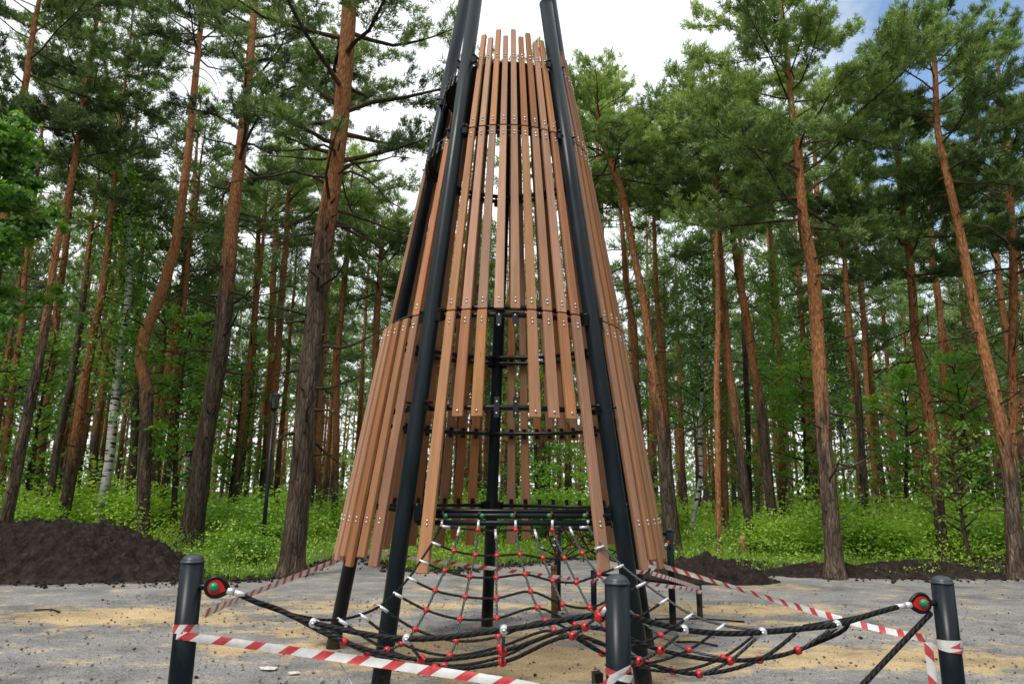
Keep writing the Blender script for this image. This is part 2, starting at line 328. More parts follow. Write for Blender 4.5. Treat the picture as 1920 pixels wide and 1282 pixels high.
for zs in ((Z1,),(Z2-.035,Z2+.035),(Z3-.03,Z3+.03),(Z4,)):
    b=MB()
    for z in zs: arc(z,-.015,.0245,mb=b)
    for k,(a,_,_) in LEGS.items():   # clamps that tie the ring to each leg
        c=cyl(rad(a),zs[0],.1); t=(cyl(rad(a+2),zs[0])-cyl(rad(a-2),zs[0])).normalized(); r_=Vector((t.y,-t.x,0))
        for s_ in (-1,1):
            kk=1 if zs[0] in (Z2-.035,) else .55
            b.box(LP[k](zs[0])+t*s_*.09,t*.03,r_*.03*kk,Vector((0,0,.05*kk)))
            b.tube([LP[k](zs[0]+.05)+t*s_*.10-r_*.05,LP[k](zs[0]+.05)+t*s_*.10+r_*.05],.012,8)
    put(b.build('ring',BLACK),tower)
# bottom pentagon of pipes with clamps
order=['FL','FR','SR','B','SL']
for i,k in enumerate(order):
    k2=order[(i+1)%5]; b=MB(); zz=Z0+.03
    A,B_=LP[k](zz),LP[k2](zz); d=(B_-A).normalized(); b.tube([A+d*.08,B_-d*.08],.021,12)
    for E_,s_ in ((A,1),(B_,-1)):
        b.box(E_+d*s_*.11-Vector((0,0,.02)),d*.035,Vector((d.y,-d.x,0))*.04,Vector((0,0,.06)))
        b.tube([E_+d*s_*.1+Vector((0,0,z_)) for z_ in (-.1,.06)],.016,8)
    put(b.build('ground_frame_pipe',BLACK),tower)
BARY=LP['FL'](1.4).y+.02
def barpt(px,py): return P(px,py,BARY+(px-900)/400*.06)
for y_ in (966,979.5):
    b=MB(); b.tube([barpt(782,y_),barpt(1146,y_+1)],.022,14); put(b.build('net_bar',PAINT),tower)
b=MB(); S=72; vs=[cyl(2*math.pi*i/S,Z4+d,-.02) for d in (.03,-.03) for i in range(S)]
b.add(vs,[tuple(range(S)),tuple(range(2*S-1,S-1,-1))]+[(i,S+i,S+(i+1)%S,(i+1)%S) for i in range(S)]); put(b.build('roof_disc',BLACK),tower)
b=MB()
for r_,z_ in ((.0,Z3-.10),): pass
def board(mb,ang,z0,z1,bolts=True,tilt=0):
    w0,w1=rz(z0)*.0345,rz(z1)*.0345; t=.019
    def fr(z):
        c=cyl(ang,z,.045); o=Vector((math.sin(ang+ROT),-math.cos(ang+ROT),0)); tt=Vector((math.cos(ang+ROT),math.sin(ang+ROT),0)); return c,o,tt
    ax=(fr(z1)[0]-fr(z0)[0]).normalized(); vs=[];ch=.005; L=(z1-z0)
    for z,w in ((z0,w0-ch),(z0+ch,w0),(z1-ch,w1),(z1,w1-ch)):
        c,o,tt=fr(z); e=t if 0<((z-z0)/L)<1 else t-ch
        for du,dv in ((-w+ch,-e),(w-ch,-e),(w,-e+ch),(w,e-ch),(w-ch,e),(-w+ch,e),(-w,e-ch),(-w,-e+ch)): vs.append(c+tt*du+o*dv)
    fs=[];uv=[]
    per=[0,2*w0,2*w0+.01,2*w0+.03,2*w0+.04,4*w0+.04,4*w0+.05,4*w0+.08,4*w0+.09]; zz=[z0,z0+ch,z1-ch,z1]
    for i in range(3):
        for k in range(8):
            fs.append((i*8+k,i*8+(k+1)%8,i*8+8+(k+1)%8,i*8+8+k)); uv.append(((per[k],zz[i]),(per[k+1],zz[i]),(per[k+1],zz[i+1]),(per[k],zz[i+1])))
    fs.append(tuple(reversed(range(8)))); uv.append(tuple((0.01*k,z0) for k in range(8))); fs.append(tuple(range(24,32))); uv.append(tuple((0.01*k,z1) for k in range(8)))
    mb.add(vs,fs,0,uv,False)
    if bolts:
        for zb in bolts:
            for dz in (-.017,.017):
                c,o,tt=fr(zb+dz); mb.lathe([(.0105,0),(.0105,.003),(.007,.008),(1e-4,.010)],c+o*t,o,8,1)
def bracket(mb,ang,z,r_off=-.0,h=.075):
    mb=MB()
    o=Vector((math.sin(ang+ROT),-math.cos(ang+ROT),0)); tt=Vector((math.cos(ang+ROT),math.sin(ang+ROT),0)); u=(cyl(ang,z+.1)-cyl(ang,z)).normalized()
    mb.box(cyl(ang,z,r_off+.015),tt*.022,o*.004,u*h); 
    for dz in (-.05,.05): mb.box(cyl(ang,z+dz,r_off+.021),tt*.006,o*.002,u*.006,1)
    put(mb.build('bracket',[BLACK,STEEL]),tower)
brk=MB(); restb=MB(); nb=0
faces={'front':0,'right':72,'backright':144,'backleft':-144,'left':-72}
def bd(face,j,tier):
    global nb
    a=rad(faces[face]+(j-4)*6.72); st=[0,.07,-.02,.05,.01,.06,-.01,.08,.02]
    if tier=='top': z0,z1=Z3+.012,6.32+[.05,-.01,.09,.0,.09,.0,.07,-.03,.03][j]; bl=(Z3+.09,Z4+.05)
    elif tier=='mid': z0,z1=Z2+.008,Z3+.002; bl=(Z2+.09,Z3-.08)
    elif tier=='short': z0,z1=Z1-.085,Z2-.002; bl=(Z2-.10,)
    else: z0,z1=.98+st[j]*1.0,Z2-.002; bl=(Z2-.10,Z0-.06)
    if tier=='short':  bl=(Z2-.10,)
    mb=MB(); board(mb,a,z0,z1,bl)
    if tier=='short':
        o=Vector((math.sin(a+ROT),-math.cos(a+ROT),0)); mb.lathe([(.012,0),(.012,.004),(.008,.01),(1e-4,.012)],cyl(a,z0+.05,.045)+o*.019,o,8,1)
    ob=mb.build('board',[WOOD,STEEL]); put(ob,tower); nb+=1
    return a
TOPS=[]
for f in faces:
    for j in range(9):
        A=rad(faces[f]+(j-4)*6.72)
        if f in('front','right'): bd(f,j,'top'); bd(f,j,'mid')
        elif f=='left':
            if j in (0,8): bd(f,j,'mid')
            else: bracket(brk,A,Z3-.04)
            bracket(brk,A,Z4-.02,.0,.09); 
        else: bd(f,j,'mid'); TOPS.append(A)
        if f=='front':
            if j in(0,8): bd(f,j,'long')
            elif j in(3,4): bracket(brk,A,Z1,.0,.09); bracket(brk,A,Z2-.09,.0,.05)
            else: bd(f,j,'short')
        elif f=='backright' and 2<=j<=6: bd(f,8-j,'short')
        elif f=='backright': bd(f,8-j,'long')
        else: bd(f,j,'long')
        if 'back' in f:
            for z in ((Z1,Z2,Z0+.05) if j not in (4,) else (Z1,Z0+.05)): bracket(brk,A,z,-.0+.0,.06)
sb=MB()
for i,A in enumerate(TOPS): board(sb,A,Z3+.012,6.2+.08*((i*7)%3-1),None)
tag(put(sb.build('rear_board',[WOOD,STEEL]),tower),kind='stuff')
# ------------------------------------------------------------------ bollards
def bollard(x,y,top,dia,label,group,name='bollard'):
    e=empty(name,(x,y,0)); tag(e,label,'bollard',group); R=dia/2
    b=MB(); b.tube([(0,0,-.1),(0,0,top-R*.62)],R,28); put2=b.build('post',PAINT,e)
    c=MB(); pr=[(R+.0015,-.002),(R+.0035,.0),(R+.0035,.006)]+[((R-.002)*math.cos(t),.007+R*.62*math.sin(t)) for t in [i*math.pi/16 for i in range(9)]]
    pr[-1]=(1e-4,pr[-1][1]); c.lathe(pr,(0,0,top-R*.62),(0,0,1),28); c.build('cap',CAP,e)
    return e
YC,YL,YR=3.45,3.88,4.22
def topz(px,py,Y): return P(px,py,Y).z
cB=P(1156.5,1078,YC); lB=P(363,1040,YL); rB=P(1765,1080,YR)
for q,l in ((lB,'charcoal steel bollard with the tape knotted low round it, nearest the soil heap'),(cB,'charcoal steel bollard at the middle of the front rope edge of the net'),(rB,'charcoal steel bollard with a loose striped tape end hanging down beside it')):
    bollard(q.x,q.y,q.z,.118,l,'thick bollards along the front of the rope net')
p1=G(1262,1174); e1=bollard(p1.x,p1.y,P(1256,990,p1.y).z,.085,'slim tall bollard behind the tower with a red rope shackle near its cap','slim bollards behind the tower')
p2=G(1046,1150); p2t=P(1043,984,p2.y); e2=bollard(p2.x,p2.y,p2t.z,.085,'slim tall bollard directly behind the short wooden stake','slim bollards behind the tower')
BP1=Vector((p1.x,p1.y,0)); BP2=Vector((p2.x,p2.y,0))
q1=G(1114,1165); q2=G(1313,1163)
bench=empty('low_bar_rail',((q1.x+q2.x)/2,(q1.y+q2.y)/2,0)); tag(bench,'low black bar rail on two short charcoal posts behind the tower','bar rail')
h1=P(1112,1070,q1.y).z; h2=P(1311,1094,q2.y).z
for q,h in ((q1,h1),(q2,h2)):
    b=MB(); b.tube([(q.x,q.y,-.1),(q.x,q.y,h)],.038,20); b.lathe([(.039,0),(.039,.006),(.02,.014),(1e-4,.016)],(q.x,q.y,h),(0,0,1),20); put(b.build('post',PAINT),bench)
b=MB(); b.tube([(q1.x,q1.y,h1-.03),(q2.x,q2.y,h2-.03)],.021,12); put(b.build('bar',PAINT),bench)
# ------------------------------------------------------------------ front net
net=empty('climbing_net',tuple((lB+rB)/2)); tag(net,'large black rope net with red ball joints slung from tower bar to the front bollards','climbing net')
X=None
NODE={
0:[(827.7,986),(861,990),(896,993),(929,995),(966.8,993),(1002.8,995),(1035.6,993),(1068.7,990),(1102,987)],
1:[(810.7,1017),(851,1032),(891,1040),(932,1041),(975,1039),(1018,1045.4),(1058.5,1046),(1092,1037),(1130,1024)],
2:[(788.4,1051),(833.7,1069.4),(880.8,1081),(930.6,1082),(985,1076.4),(1036,1088.4),(1080.7,1091),(1122.6,1076.7),(1166.4,1060)],
3:[(766.2,1083),(816,1106.7),(872.7,1118.4),(931,1120.7),(995,1108.5),(1055,1132.5),(1105.7,1138.7),(1156,1118),(1208,1093)],
4:[(739.8,1112),(799.2,1143),(862.6,1160),(932,1158.5),(1008,1139),(1078,1170),(1133.8,1177.5),(1195,1157),(1250.8,1123)],
5:[(711.5,1136),(778.6,1179),(855.3,1201),(934.5,1193),(1023,1163),(1103,1199.7),(1170,1212),(1239,1190),(1297,1152)],
6:[(676,1152),(753,1206),(843.6,1228.5),(936.5,1212),(1038.6,1181),(1129,1224),(1212.5,1242),(1291.5,1217.5),(1357,1171.5)],
7:[(635,1161),(726,1217.5),(833,1247),(940.5,1231),(1052,1186),(1163,1240),(1262.8,1258),(1355.6,1232),(1426,1180)],
8:[(587,1160),(689,1222),(815,1252),(942.5,1241),(1074,1191),(1198,1238),(1311,1262.7),(1424,1236),(1506,1174)],
9:[(540,1150),(645.6,1203),(790.7,1236),(943,1220),(1097.6,1174),(1238,1218),(1368.7,1238),(1496,1218.6),(1592,1160)],
10:[(520,1141),(587,1167),(762,1197),(945,1180),(1125,1151),(1283,1180),(1430,1184.5),(1570,1170),(1600,1159)]}
YF=[3.98,3.94,3.80,3.66,3.55,3.68,3.84,4.03,4.12]
TT=[0,.055,.13,.22,.32,.43,.54,.65,.77,.89,1.0]
def node(r,c):
    q=NODE[r][c]; Y0=BARY-.02+(c-4)*.012; return P(q[0],q[1],Y0+(YF[c]-Y0)*TT[r])
ND={(r,c):node(r,c) for r in range(11) for c in range(9)}
def smooth(pts,sub=5):
    out=[]; n_=len(pts)
    for i in range(n_-1):
        p0,p1,p2,p3=pts[max(i-1,0)],pts[i],pts[i+1],pts[min(i+2,n_-1)]
        for k in range(sub):
            t=k/sub; out.append(.5*((2*p1)+(-p0+p2)*t+(2*p0-5*p1+4*p2-p3)*t*t+(-p0+3*p1-3*p2+p3)*t**3))
    out.append(pts[-1]); return out
def rope(pts,r,m_=None,parent=net,sub=5,nm='rope'):
    b=MB(); b.tube(smooth([Vector(p) for p in pts],sub),r,10,0,vs=1.0); o=b.build(nm,m_ or ROPE); put(o,parent); return o
RR=.0088
for c in range(9): rope([ND[(r,c)] for r in range(0 if c in(0,8) else 0,11 if 0<c<8 else 10)],RR,ROPEG if 0<c else ROPE)
for r in range(10):
    rope([ND[(r,c)] for c in range(9)],RR if r<8 else .0115)
# ball joints
jm=MB(); s=.0225
jm.lathe([(.004,-s*.95),(s*.62,-s*.8),(s*.95,-s*.35),(s*.86,0),(s*.95,s*.35),(s*.62,s*.8),(.004,s*.95)],(0,0,0),(0,0,1),14)
jm.lathe([(.012,-s*.9),(.013,0),(.012,s*.9)],(0,0,0),(1,0,0),10)
jp=jm.build('ball_joint',RED,None,link=False)
def joint(p,axis,sc_=1.0,parent=net):
    o=jp.copy(); COL.objects.link(o); o.parent=parent; o.location=Vector(p)-Vector(parent.location); o.rotation_euler=Vector(axis).to_track_quat('Z','Y').to_euler(); o.scale=(sc_,)*3
for r in range(10):
    for c in range(1,8):
        if r==0 and c%2: continue
        joint(ND[(r,c)],ND[(min(r+1,10),c)]-ND[(max(r-1,0),c)],(1.0 if r<8 else 1.15))
joint(ND[(10,4)],(1,0,0),1.3)
# ferrules
def ferrule(a,b_,r=.0115,L=.07,bolt=False,parent=net):
    a=Vector(a);d=(Vector(b_)-a).normalized(); m_=MB(); m_.tube([a-d*.012,a+d*L],r,12)
    if bolt: 
        ax=Vector((-a.x*.15,-1,-.12)).normalized(); m_.lathe([(.021,-.02),(.021,.013),(.017,.017),(1e-4,.017)],a,ax,14); m_.lathe([(.009,0),(.009,.004),(1e-4,.006)],a+ax*.017,ax,6,1)
    o=m_.build('ferrule',[FERR,STEEL]); put(o,parent)
for r in range(0,9):
    ferrule(ND[(r,0)],ND[(r,1)]); ferrule(ND[(r,8)],ND[(r,7)])
for c in (1,3,5,7): ferrule(ND[(0,c)],ND[(1,c)])
for c in (1,2,3,5,6,7): ferrule(ND[(10,c)],ND[(9,c)],.0125,.055,True)
# front edge ropes to bollards
lt=P(405,1100,YL-.02); rt=P(1727,1130,YR-.02); ct=P(1160,1148,YC)
rope([P(446,1112,3.89),P(485,1130,3.92),ND[(10,0)],ND[(10,1)],ND[(10,2)],ND[(10,3)],P(1060,1161,3.58),ND[(10,4)],P(1150,1146,3.46)],.0145,sub=8)
rope([P(1178,1154,3.5),P(1230,1168,3.6),ND[(10,5)],P(1360,1187,3.77),ND[(10,6)],P(1505,1178,3.97),ND[(10,7)],P(1640,1149,4.13),P(1684,1137,4.2)],.0145,sub=8)
rope([P(1684,1137,4.2),P(1630,1152,4.16),ND[(9,8)],ND[(8,8)]],.012)
rope([P(480,1128,3.91),ND[(9,0)],ND[(8,0)]],.012)
rope([P(1592,1164,4.12),P(1575,1185,4.08),ND[(9,7)]],.0115)
rope([P(1745,1149,YR-.02),P(1660,1238,4.05),P(1560,1345,3.85)],.0155)
# shackles
def shackle(c,dirv,parent,post,size=.05,side=(0,-1,0),capm=None):
    c=Vector(c);d=Vector(dirv).normalized(); sv=Vector(side); u=d.cross(sv).normalized()
    e=MB()
    def tear(k,zz,th,mi):
        prof=[]
        for i in range(20):
            t=2*math.pi*i/20; x=math.cos(t)*(1.0 if math.cos(t)<0 else 1.35); y=math.sin(t)*(1 if math.cos(t)<.0 else 1-.55*math.cos(t)**2); prof.append(c+d*x*size*k+u*y*size*k)
        return prof
    pr=tear(1.0,0,0,0); pr.append(pr[0]); e.tube(pr,.011,8,0)
    pi_=tear(.78,0,0,1); vs=[p+sv*.012 for p in pi_]+[p-sv*.012 for p in pi_]; k=20
    e.add(vs,[tuple(range(k)),tuple(range(2*k-1,k-1,-1))]+[(i,(i+1)%k,k+(i+1)%k,k+i) for i in range(k)],1)
    put(e.build('thimble',[BLACK,RED]),parent)
    g=MB(); g.sphere(c-d*.006+sv*.016,.024,16,0,sv,.8); put(g.build('bolt_cap',capm or GREEN),parent)
    b=MB(); b.tube([c+d*size*1.2,c+d*size*1.9],.0185,14); b.tube([c+d*size*1.95,c+d*size*3.1],.016,14); b.tube([c+d*size*1.88,c+d*size*1.97],.014,12,1); put(b.build('end_sleeve',[FERR,BLACK]),parent)
    b=MB(); b.tube([c-d*.004,Vector(post)],.017,12); put(b.build('lug',BLACK),parent)
shackle(lt,P(446,1112,3.89)-lt,net,(lB.x,lB.y,lt.z))
shackle(rt,P(1684,1137,4.2)-rt,net,(rB.x,rB.y,rt.z))
b=MB(); b.tube([P(1127,1146,3.47),P(1140,1132,3.44),P(1146,1120,3.44)],[.013,.012,.009],10); b.tube([P(1138,1146,3.46),(cB.x,cB.y,ct.z)],.016,10); put(b.build('thimble',RED),net)
b=MB(); b.tube([P(1128,1150,3.47),P(1139,1139,3.44)],.015,10); put(b.build('end_sleeve',FERR),net)
joint(P(1125,1156,3.5),(0,.2,1),1.25)
for k,c in enumerate((0,2,4,6,8)):
    b=MB(); a=barpt(NODE[0][c][0]+(2 if c<4 else 0),966); q=ND[(0,c)]; R_=.03
    b.tube([a+Vector((0,math.cos(t)*R_,math.sin(t)*R_*1.1)) for t in [2*math.pi*i/14 for i in range(15)]],.008,8,0)
    b.tube([a+Vector((.006*(1 if c<4 else -1),math.cos(t)*(R_-.005),math.sin(t)*(R_-.003)*1.1)) for t in [2*math.pi*i/14 for i in range(15)]],.006,8,1)
    put(b.build('hanger_loop',[BLACK,RED]),net)
    b=MB(); b.tube([a-Vector((0,.02,.035)),q+Vector((0,0,.005))],.0115,12); put(b.build('ferrule',FERR),net)
    g=MB(); g.sphere(a+Vector((.028*(1 if c<4 else -1),-.022,.0)),.019,14); put(g.build('bolt_cap',GREEN),net)
# ------------------------------------------------------------------ rear net
A0,A1=LP['B'](Z0+.03),LP['SR'](Z0+.03); Bz1=Vector((BP2.x,BP2.y,P(1043,1000,BP2.y).z)); Bz2=Vector((BP1.x,BP1.y,P(1256,1010,BP1.y).z))
net2=empty('climbing_net',tuple((A0+Bz2)/2)); tag(net2,'smaller black rope net with red joints slung behind the tower to the slim bollards','climbing net')
b=MB(); b.tube([P(1043,990,BP2.y),P(1256,1001,BP1.y)],.02,12); put(b.build('top_bar',PAINT),net2)
NR,NC=6,7; N2={}
for r in range(NR):
    for c in range(NC):
        u=.28+.68*c/(NC-1); a_=A0.lerp(A1,u)-Vector((0,0,.05)); b_=Bz1.lerp(Bz2,c/(NC-1)); t=r/(NR-1)
        N2[(r,c)]=a_.lerp(b_,t)-Vector((0,0,(.34+.08*math.sin(c*2.1))*math.sin(math.pi*t)))
for c in range(NC): rope([N2[(r,c)] for r in range(NR)],.008,None,net2)
for r in range(1,NR-1): rope([N2[(r,c)] for c in range(NC)],.008,None,net2)
for c in range(NC):
    for r in range(1,NR-1):
        if 0<c<NC-1: joint(N2[(r,c)],(0,1,.2),.95,net2)
for r in range(1,NR-1):
    ferrule(N2[(r,0)],N2[(r,1)],.011,.055,False,net2); ferrule(N2[(r,NC-1)],N2[(r,NC-2)],.011,.055,False,net2)
for c,BPx in ((0,BP2),(NC-1,BP1)):
    t_=N2[(NR-1,c)]; d=(N2[(NR-2,c)]-t_).normalized(); shackle(t_+d*.1,d,net2,(BPx.x,BPx.y,t_.z),.036,(0,-1,0),RED)
# ------------------------------------------------------------------ tapes
TW=.044
def ribbon(mb,pts,normals=None,w=TW,twist=None,per=.185,curl=.35):
    pts=smooth([Vector(p) for p in pts],8); L=0; prev=None; rows=[]
    for i,p in enumerate(pts):
        t=(pts[min(i+1,len(pts)-1)]-pts[max(i-1,0)]).normalized(); up=Vector((0,0,1)); s=(up-t*up.dot(t)).normalized(); nrm=t.cross(s)
        tw=twist(i/(len(pts)-1)) if twist else 0; s2=s*math.cos(tw)+nrm*math.sin(tw); n2=t.cross(s2)
        if prev is not None: L+=(p-prev).length
        prev=p; rows.append(([p+s2*w*(k/4-.5)+n2*w*curl*.25*math.sin(k/4*math.pi)*math.sin(L*5) for k in range(5)],L))
    vs=[v for r_ in rows for v in r_[0]]; fs=[];uv=[]
    for i in range(len(rows)-1):
        for k in range(4):
            fs.append((i*5+k,i*5+k+1,i*5+6+k,i*5+5+k)); a,b_=rows[i][1]/per,rows[i+1][1]/per
            uv.append(((k/4,a),((k+1)/4,a),((k+1)/4,b_),(k/4,b_)))
    mb.add(vs,fs,0,uv,True)
def wrap(mb,cfun,R,z,slope,ph,w=TW,per=.16,rate=1):
    rows=[]; S=28
    for i in range(S+1):
        a=2*math.pi*i/S+ph; c=cfun(z); dz=slope*math.cos(a-ph)*R
        rows.append([Vector((c.x+math.sin(a)*(R+.003+.002*k),c.y-math.cos(a)*(R+.003+.001*k),z+dz+w*(k/2-.5))) for k in range(3)])
    fs=[];uv=[]
    for i in range(S):
        for k in range(2):
            fs.append((i*3+k,i*3+k+1,i*3+4+k,i*3+3+k)); a,b_=R*2*math.pi*i/S/per*rate,R*2*math.pi*(i+1)/S/per*rate; uv.append(((k/2,a),((k+1)/2,a),((k+1)/2,b_),(k/2,b_)))
    mb.add([v for r_ in rows for v in r_],fs,0,uv,True)
def tape(label,fn):
    b=MB(); fn(b); o=b.build('barrier_tape',TAPE); tag(o,label,'barrier tape','red and white barrier tapes'); return o
vert=lambda q:(lambda z:Vector((q.x,q.y,z)))
RB=.059
def tA(b): ribbon(b,[P(384,1150,YL),P(470,1113,5.0),P(560,1078,6.1),P(652,1042,7.35)],twist=lambda t:.25*math.sin(6*t))
def tB(b):
    ribbon(b,[P(331,1190,YL-.06),P(400,1199,YL-.07),P(660,1235,3.7),P(960,1280,3.55),P(1060,1300,3.45),P(1120,1290,3.4)],w=.043,twist=lambda t:.18*math.sin(9*t)); wrap(b,vert(lB),RB,topz(355,1178,YL),.15,0,per=.1)
    ribbon(b,[P(1100,1298,3.38),P(1135,1283,3.37),P(1160,1264,3.36),P(1183,1252,3.39)],w=.035,twist=lambda t:.3); wrap(b,vert(cB),RB,topz(1157,1262,YC),-.3,math.pi/2,w=.035)
def tC(b):
    ribbon(b,[P(1738,1197,YR),P(1590,1164,5.0),P(1400,1108,6.2),P(1214,1052,7.5)],twist=lambda t:.6*math.sin(7*t)+.2)
    wrap(b,vert(rB),RB,topz(1775,1205,YR),.06,.5,per=.3); wrap(b,vert(rB),RB+.002,topz(1775,1214,YR),-.12,.8,w=.025,per=.3)
    x0=P(1752,1200,YR-.05); ribbon(b,[x0,P(1742,1207,YR-.06),P(1744,1235,YR-.06),P(1749,1265,YR-.05),P(1752,1310,YR-.05)],w=.0);
def hang(b):
    pts=[P(1741,1203,YR-.06),P(1743,1225,YR-.06),P(1747,1255,YR-.05),P(1751,1290,YR-.05),P(1754,1330,YR-.05)]; rows=[];L=0
    for i,p in enumerate(pts):
        if i: L+=(p-pts[i-1]).length
        rows.append((p,L))
    vs=[];fs=[];uv=[]
    for p,l in rows: vs+= [p+Vector((-.026,0,0)),p+Vector((0,-.006,0)),p+Vector((.026,.004,0))]
    for i in range(4):
        for k in range(2):
            fs.append((i*3+k,i*3+k+1,i*3+4+k,i*3+3+k)); uv.append(tuple((kk,rows[ii][1]/.17) for kk,ii in ((k/2,i),((k+1)/2,i),((k+1)/2,i+1),(k/2,i+1))))
    b.add(vs,fs,0,uv,True)
tape('striped tape stretched from the bollard by the soil heap back to the tower leg',tA)
tape('striped tape running low across the front from bollard to bollard',tB)
def tC2(b): 
    ribbon(b,[P(1738,1197,YR),P(1590,1164,5.0),P(1400,1108,6.2),P(1214,1052,7.5)],twist=lambda t:.6*math.sin(7*t)+.2); wrap(b,vert(rB),RB,topz(1775,1205,YR),.06,.5,per=.3); wrap(b,vert(rB),RB+.002,topz(1775,1214,YR),-.12,.8,w=.025,per=.3); hang(b)
tape('striped tape sloping down to the far bollard with its loose end hanging',tC2)
slz=P(655,1040,LP['SL'](1).y).z; srz=P(1207,1072,LP['SR'](1).y).z
def tD(b): ribbon(b,[P(666,1030,LP['SL'](1).y-.06),P(760,1044,7.8),P(900,1062,8.2),P(1010,1077,8.5),Vector((q1.x,q1.y-.045,P(1110,1088,q1.y).z))],twist=lambda t:.2*math.sin(5*t)); wrap(b,LP['SL'],.071,slz,.2,0)
tape('striped tape passing behind the tower from its leg to the first rail post',tD)
def tE(b): ribbon(b,[Vector((q1.x,q1.y-.045,P(1114,1086,q1.y).z)),P(1215,1094,8.55),Vector((q2.x,q2.y-.05,P(1311,1106,q2.y).z))]); 
tape('striped tape hung along under the low bar rail',tE)
def tF(b): ribbon(b,[P(1219,1073,LP['SR'](1).y-.05),P(1265,1087,8.1),Vector((q2.x,q2.y-.05,P(1312,1101,q2.y).z))],per=.08); wrap(b,LP['SR'],.071,srz,.12,0); wrap(b,vert(q2),.039,P(1312,1109,q2.y).z,.1,0)
tape('densely striped tape pulled from the tower leg to the second rail post',tF)
# ------------------------------------------------------------------ small site things
wp=G(1040,1163); b=MB(); ws=empty('wooden_stake',tuple(wp)); tag(ws,'short brown wooden stake with a split top, stuck in the gravel behind the net','stake')
zt=P(1038,1061,wp.y).z; b.tube([Vector((wp.x,wp.y,-.05)),Vector((wp.x-.004,wp.y,zt*.5)),Vector((wp.x-.01,wp.y,zt))],[.045,.043,.04],9); put(b.build('shaft',LOGM),ws)
b=MB(); 
for k in range(9): 
    t=k*.7; b.tube([Vector((wp.x-.01+.036*math.cos(t),wp.y+.036*math.sin(t),zt-.05)),Vector((wp.x-.01+.038*math.cos(t),wp.y+.038*math.sin(t),zt+.012+.02*random.random()))],[.012,.005],5)
put(b.build('splintered_top',LOGM),ws)
st=G(1395,1050); sp0=empty('log_post',tuple(st)); tag(sp0,'short sawn log standing upright at the forest edge with a pale cut top','log')
b=MB(); hh=P(1395,1006,st.y).z; b.tube([(st.x,st.y,-.1),(st.x,st.y,hh*.5),(st.x,st.y,hh)],[.1,.085,.08],12); put(b.build('log_body',LOGM),sp0)
b=MB(); b.lathe([(.083,-.06),(.083,.0),(.07,.018),(1e-4,.02)],(st.x,st.y,hh),(0,0,1),12); put(b.build('cut_top',CUT),sp0)
# lamp
lg=G(490,1046); lamp=empty('street_lamp',tuple(lg)); tag(lamp,'slender dark lamp post with a tapered glass lantern among the pine trunks','street lamp')
zt=P(490,765,lg.y).z; b=MB(); b.tube([(lg.x,lg.y,-.1),(lg.x,lg.y,.9),(lg.x,lg.y,zt)],[.06,.05,.04],12); put(b.build('pole',PAINT),lamp)
b=MB(); b.lathe([(.05,0),(.08,.0),(.08,.02),(.12,.30),(.122,.31)],(lg.x,lg.y,zt),(0,0,1),6,0,False); put(b.build('lantern_glass',GLASS),lamp)
b=MB(); b.lathe([(.155,.31),(.14,.335),(.06,.40),(.02,.44),(1e-4,.46)],(lg.x,lg.y,zt),(0,0,1),6,0,False); b.lathe([(.04,-.08),(.09,-.01),(.088,.012)],(lg.x,lg.y,zt),(0,0,1),6,0,False)
for k in range(6):
    t=2*math.pi*k/6; b.tube([(lg.x+.084*math.cos(t),lg.y+.084*math.sin(t),zt),(lg.x+.125*math.cos(t),lg.y+.125*math.sin(t),zt+.31)],.009,4)
put(b.build('lantern_frame',BLACK),lamp)
# scraps
def scrap(px,py,w_,d_,label,mat_,seed):
    c=G(px,py,.045); rr=random.Random(seed); vs=[c+Vector((math.cos(t)*w_*rr.uniform(.6,1),math.sin(t)*d_*rr.uniform(.6,1),rr.uniform(0,.02))) for t in [i*2*math.pi/9 for i in range(9)]]
    b=MB(); b.add(vs+[c+Vector((0,0,.02))],[(i,(i+1)%9,9) for i in range(9)]); tag(b.build('paper_scrap',mat_),label,'litter')
scrap(505,1253,.11,.07,'pale torn paper scrap lying on the gravel below the front tape, the larger one',PAPER,1); scrap(552,1262,.06,.04,'small pale paper scrap beside the larger torn one',PAPER,2)
b=MB(); c=G(1120,1276,.06); b.box(c+Vector((0,0,.02)),(.035,.01,0),(-.01,.05,0),(0,0,.05)); b.tube([c+Vector((-.02,-.05,.03)),c+Vector((-.03,-.055,.075)),c+Vector((.01,-.06,.07))],.008,6); tag(b.build('rubber_block',BLACK),'small black rubber block on the ground by the middle bollard foot','block')
b=MB(); b.tube([G(632,1234,.04),G(645,1256,.035),G(662,1285,.03)],[.006,.008,.006],6); tag(b.build('metal_strip',STEEL),'thin grey metal strip lying in the gravel beside the front tower leg','metal strip')
for (x0,y0,x1,y1,l) in ((1228,1160,1396,1165,'long dark stick lying flat behind the far net corner'),(65,1143,112,1147,'dark twig lying on open gravel in front of the soil heap'),(1265,1203,1345,1210,'thin dark stick under the sagging rope net')):
    b=MB(); A_,B_=G(x0,y0,.05),G(x1,y1,.05); M_=A_.lerp(B_,.5)+Vector((.02,.05,.01)); b.tube(smooth([A_,M_,B_],4),.011,6); tag(b.build('stick',DARKCLOD),l,'stick','sticks on the gravel')
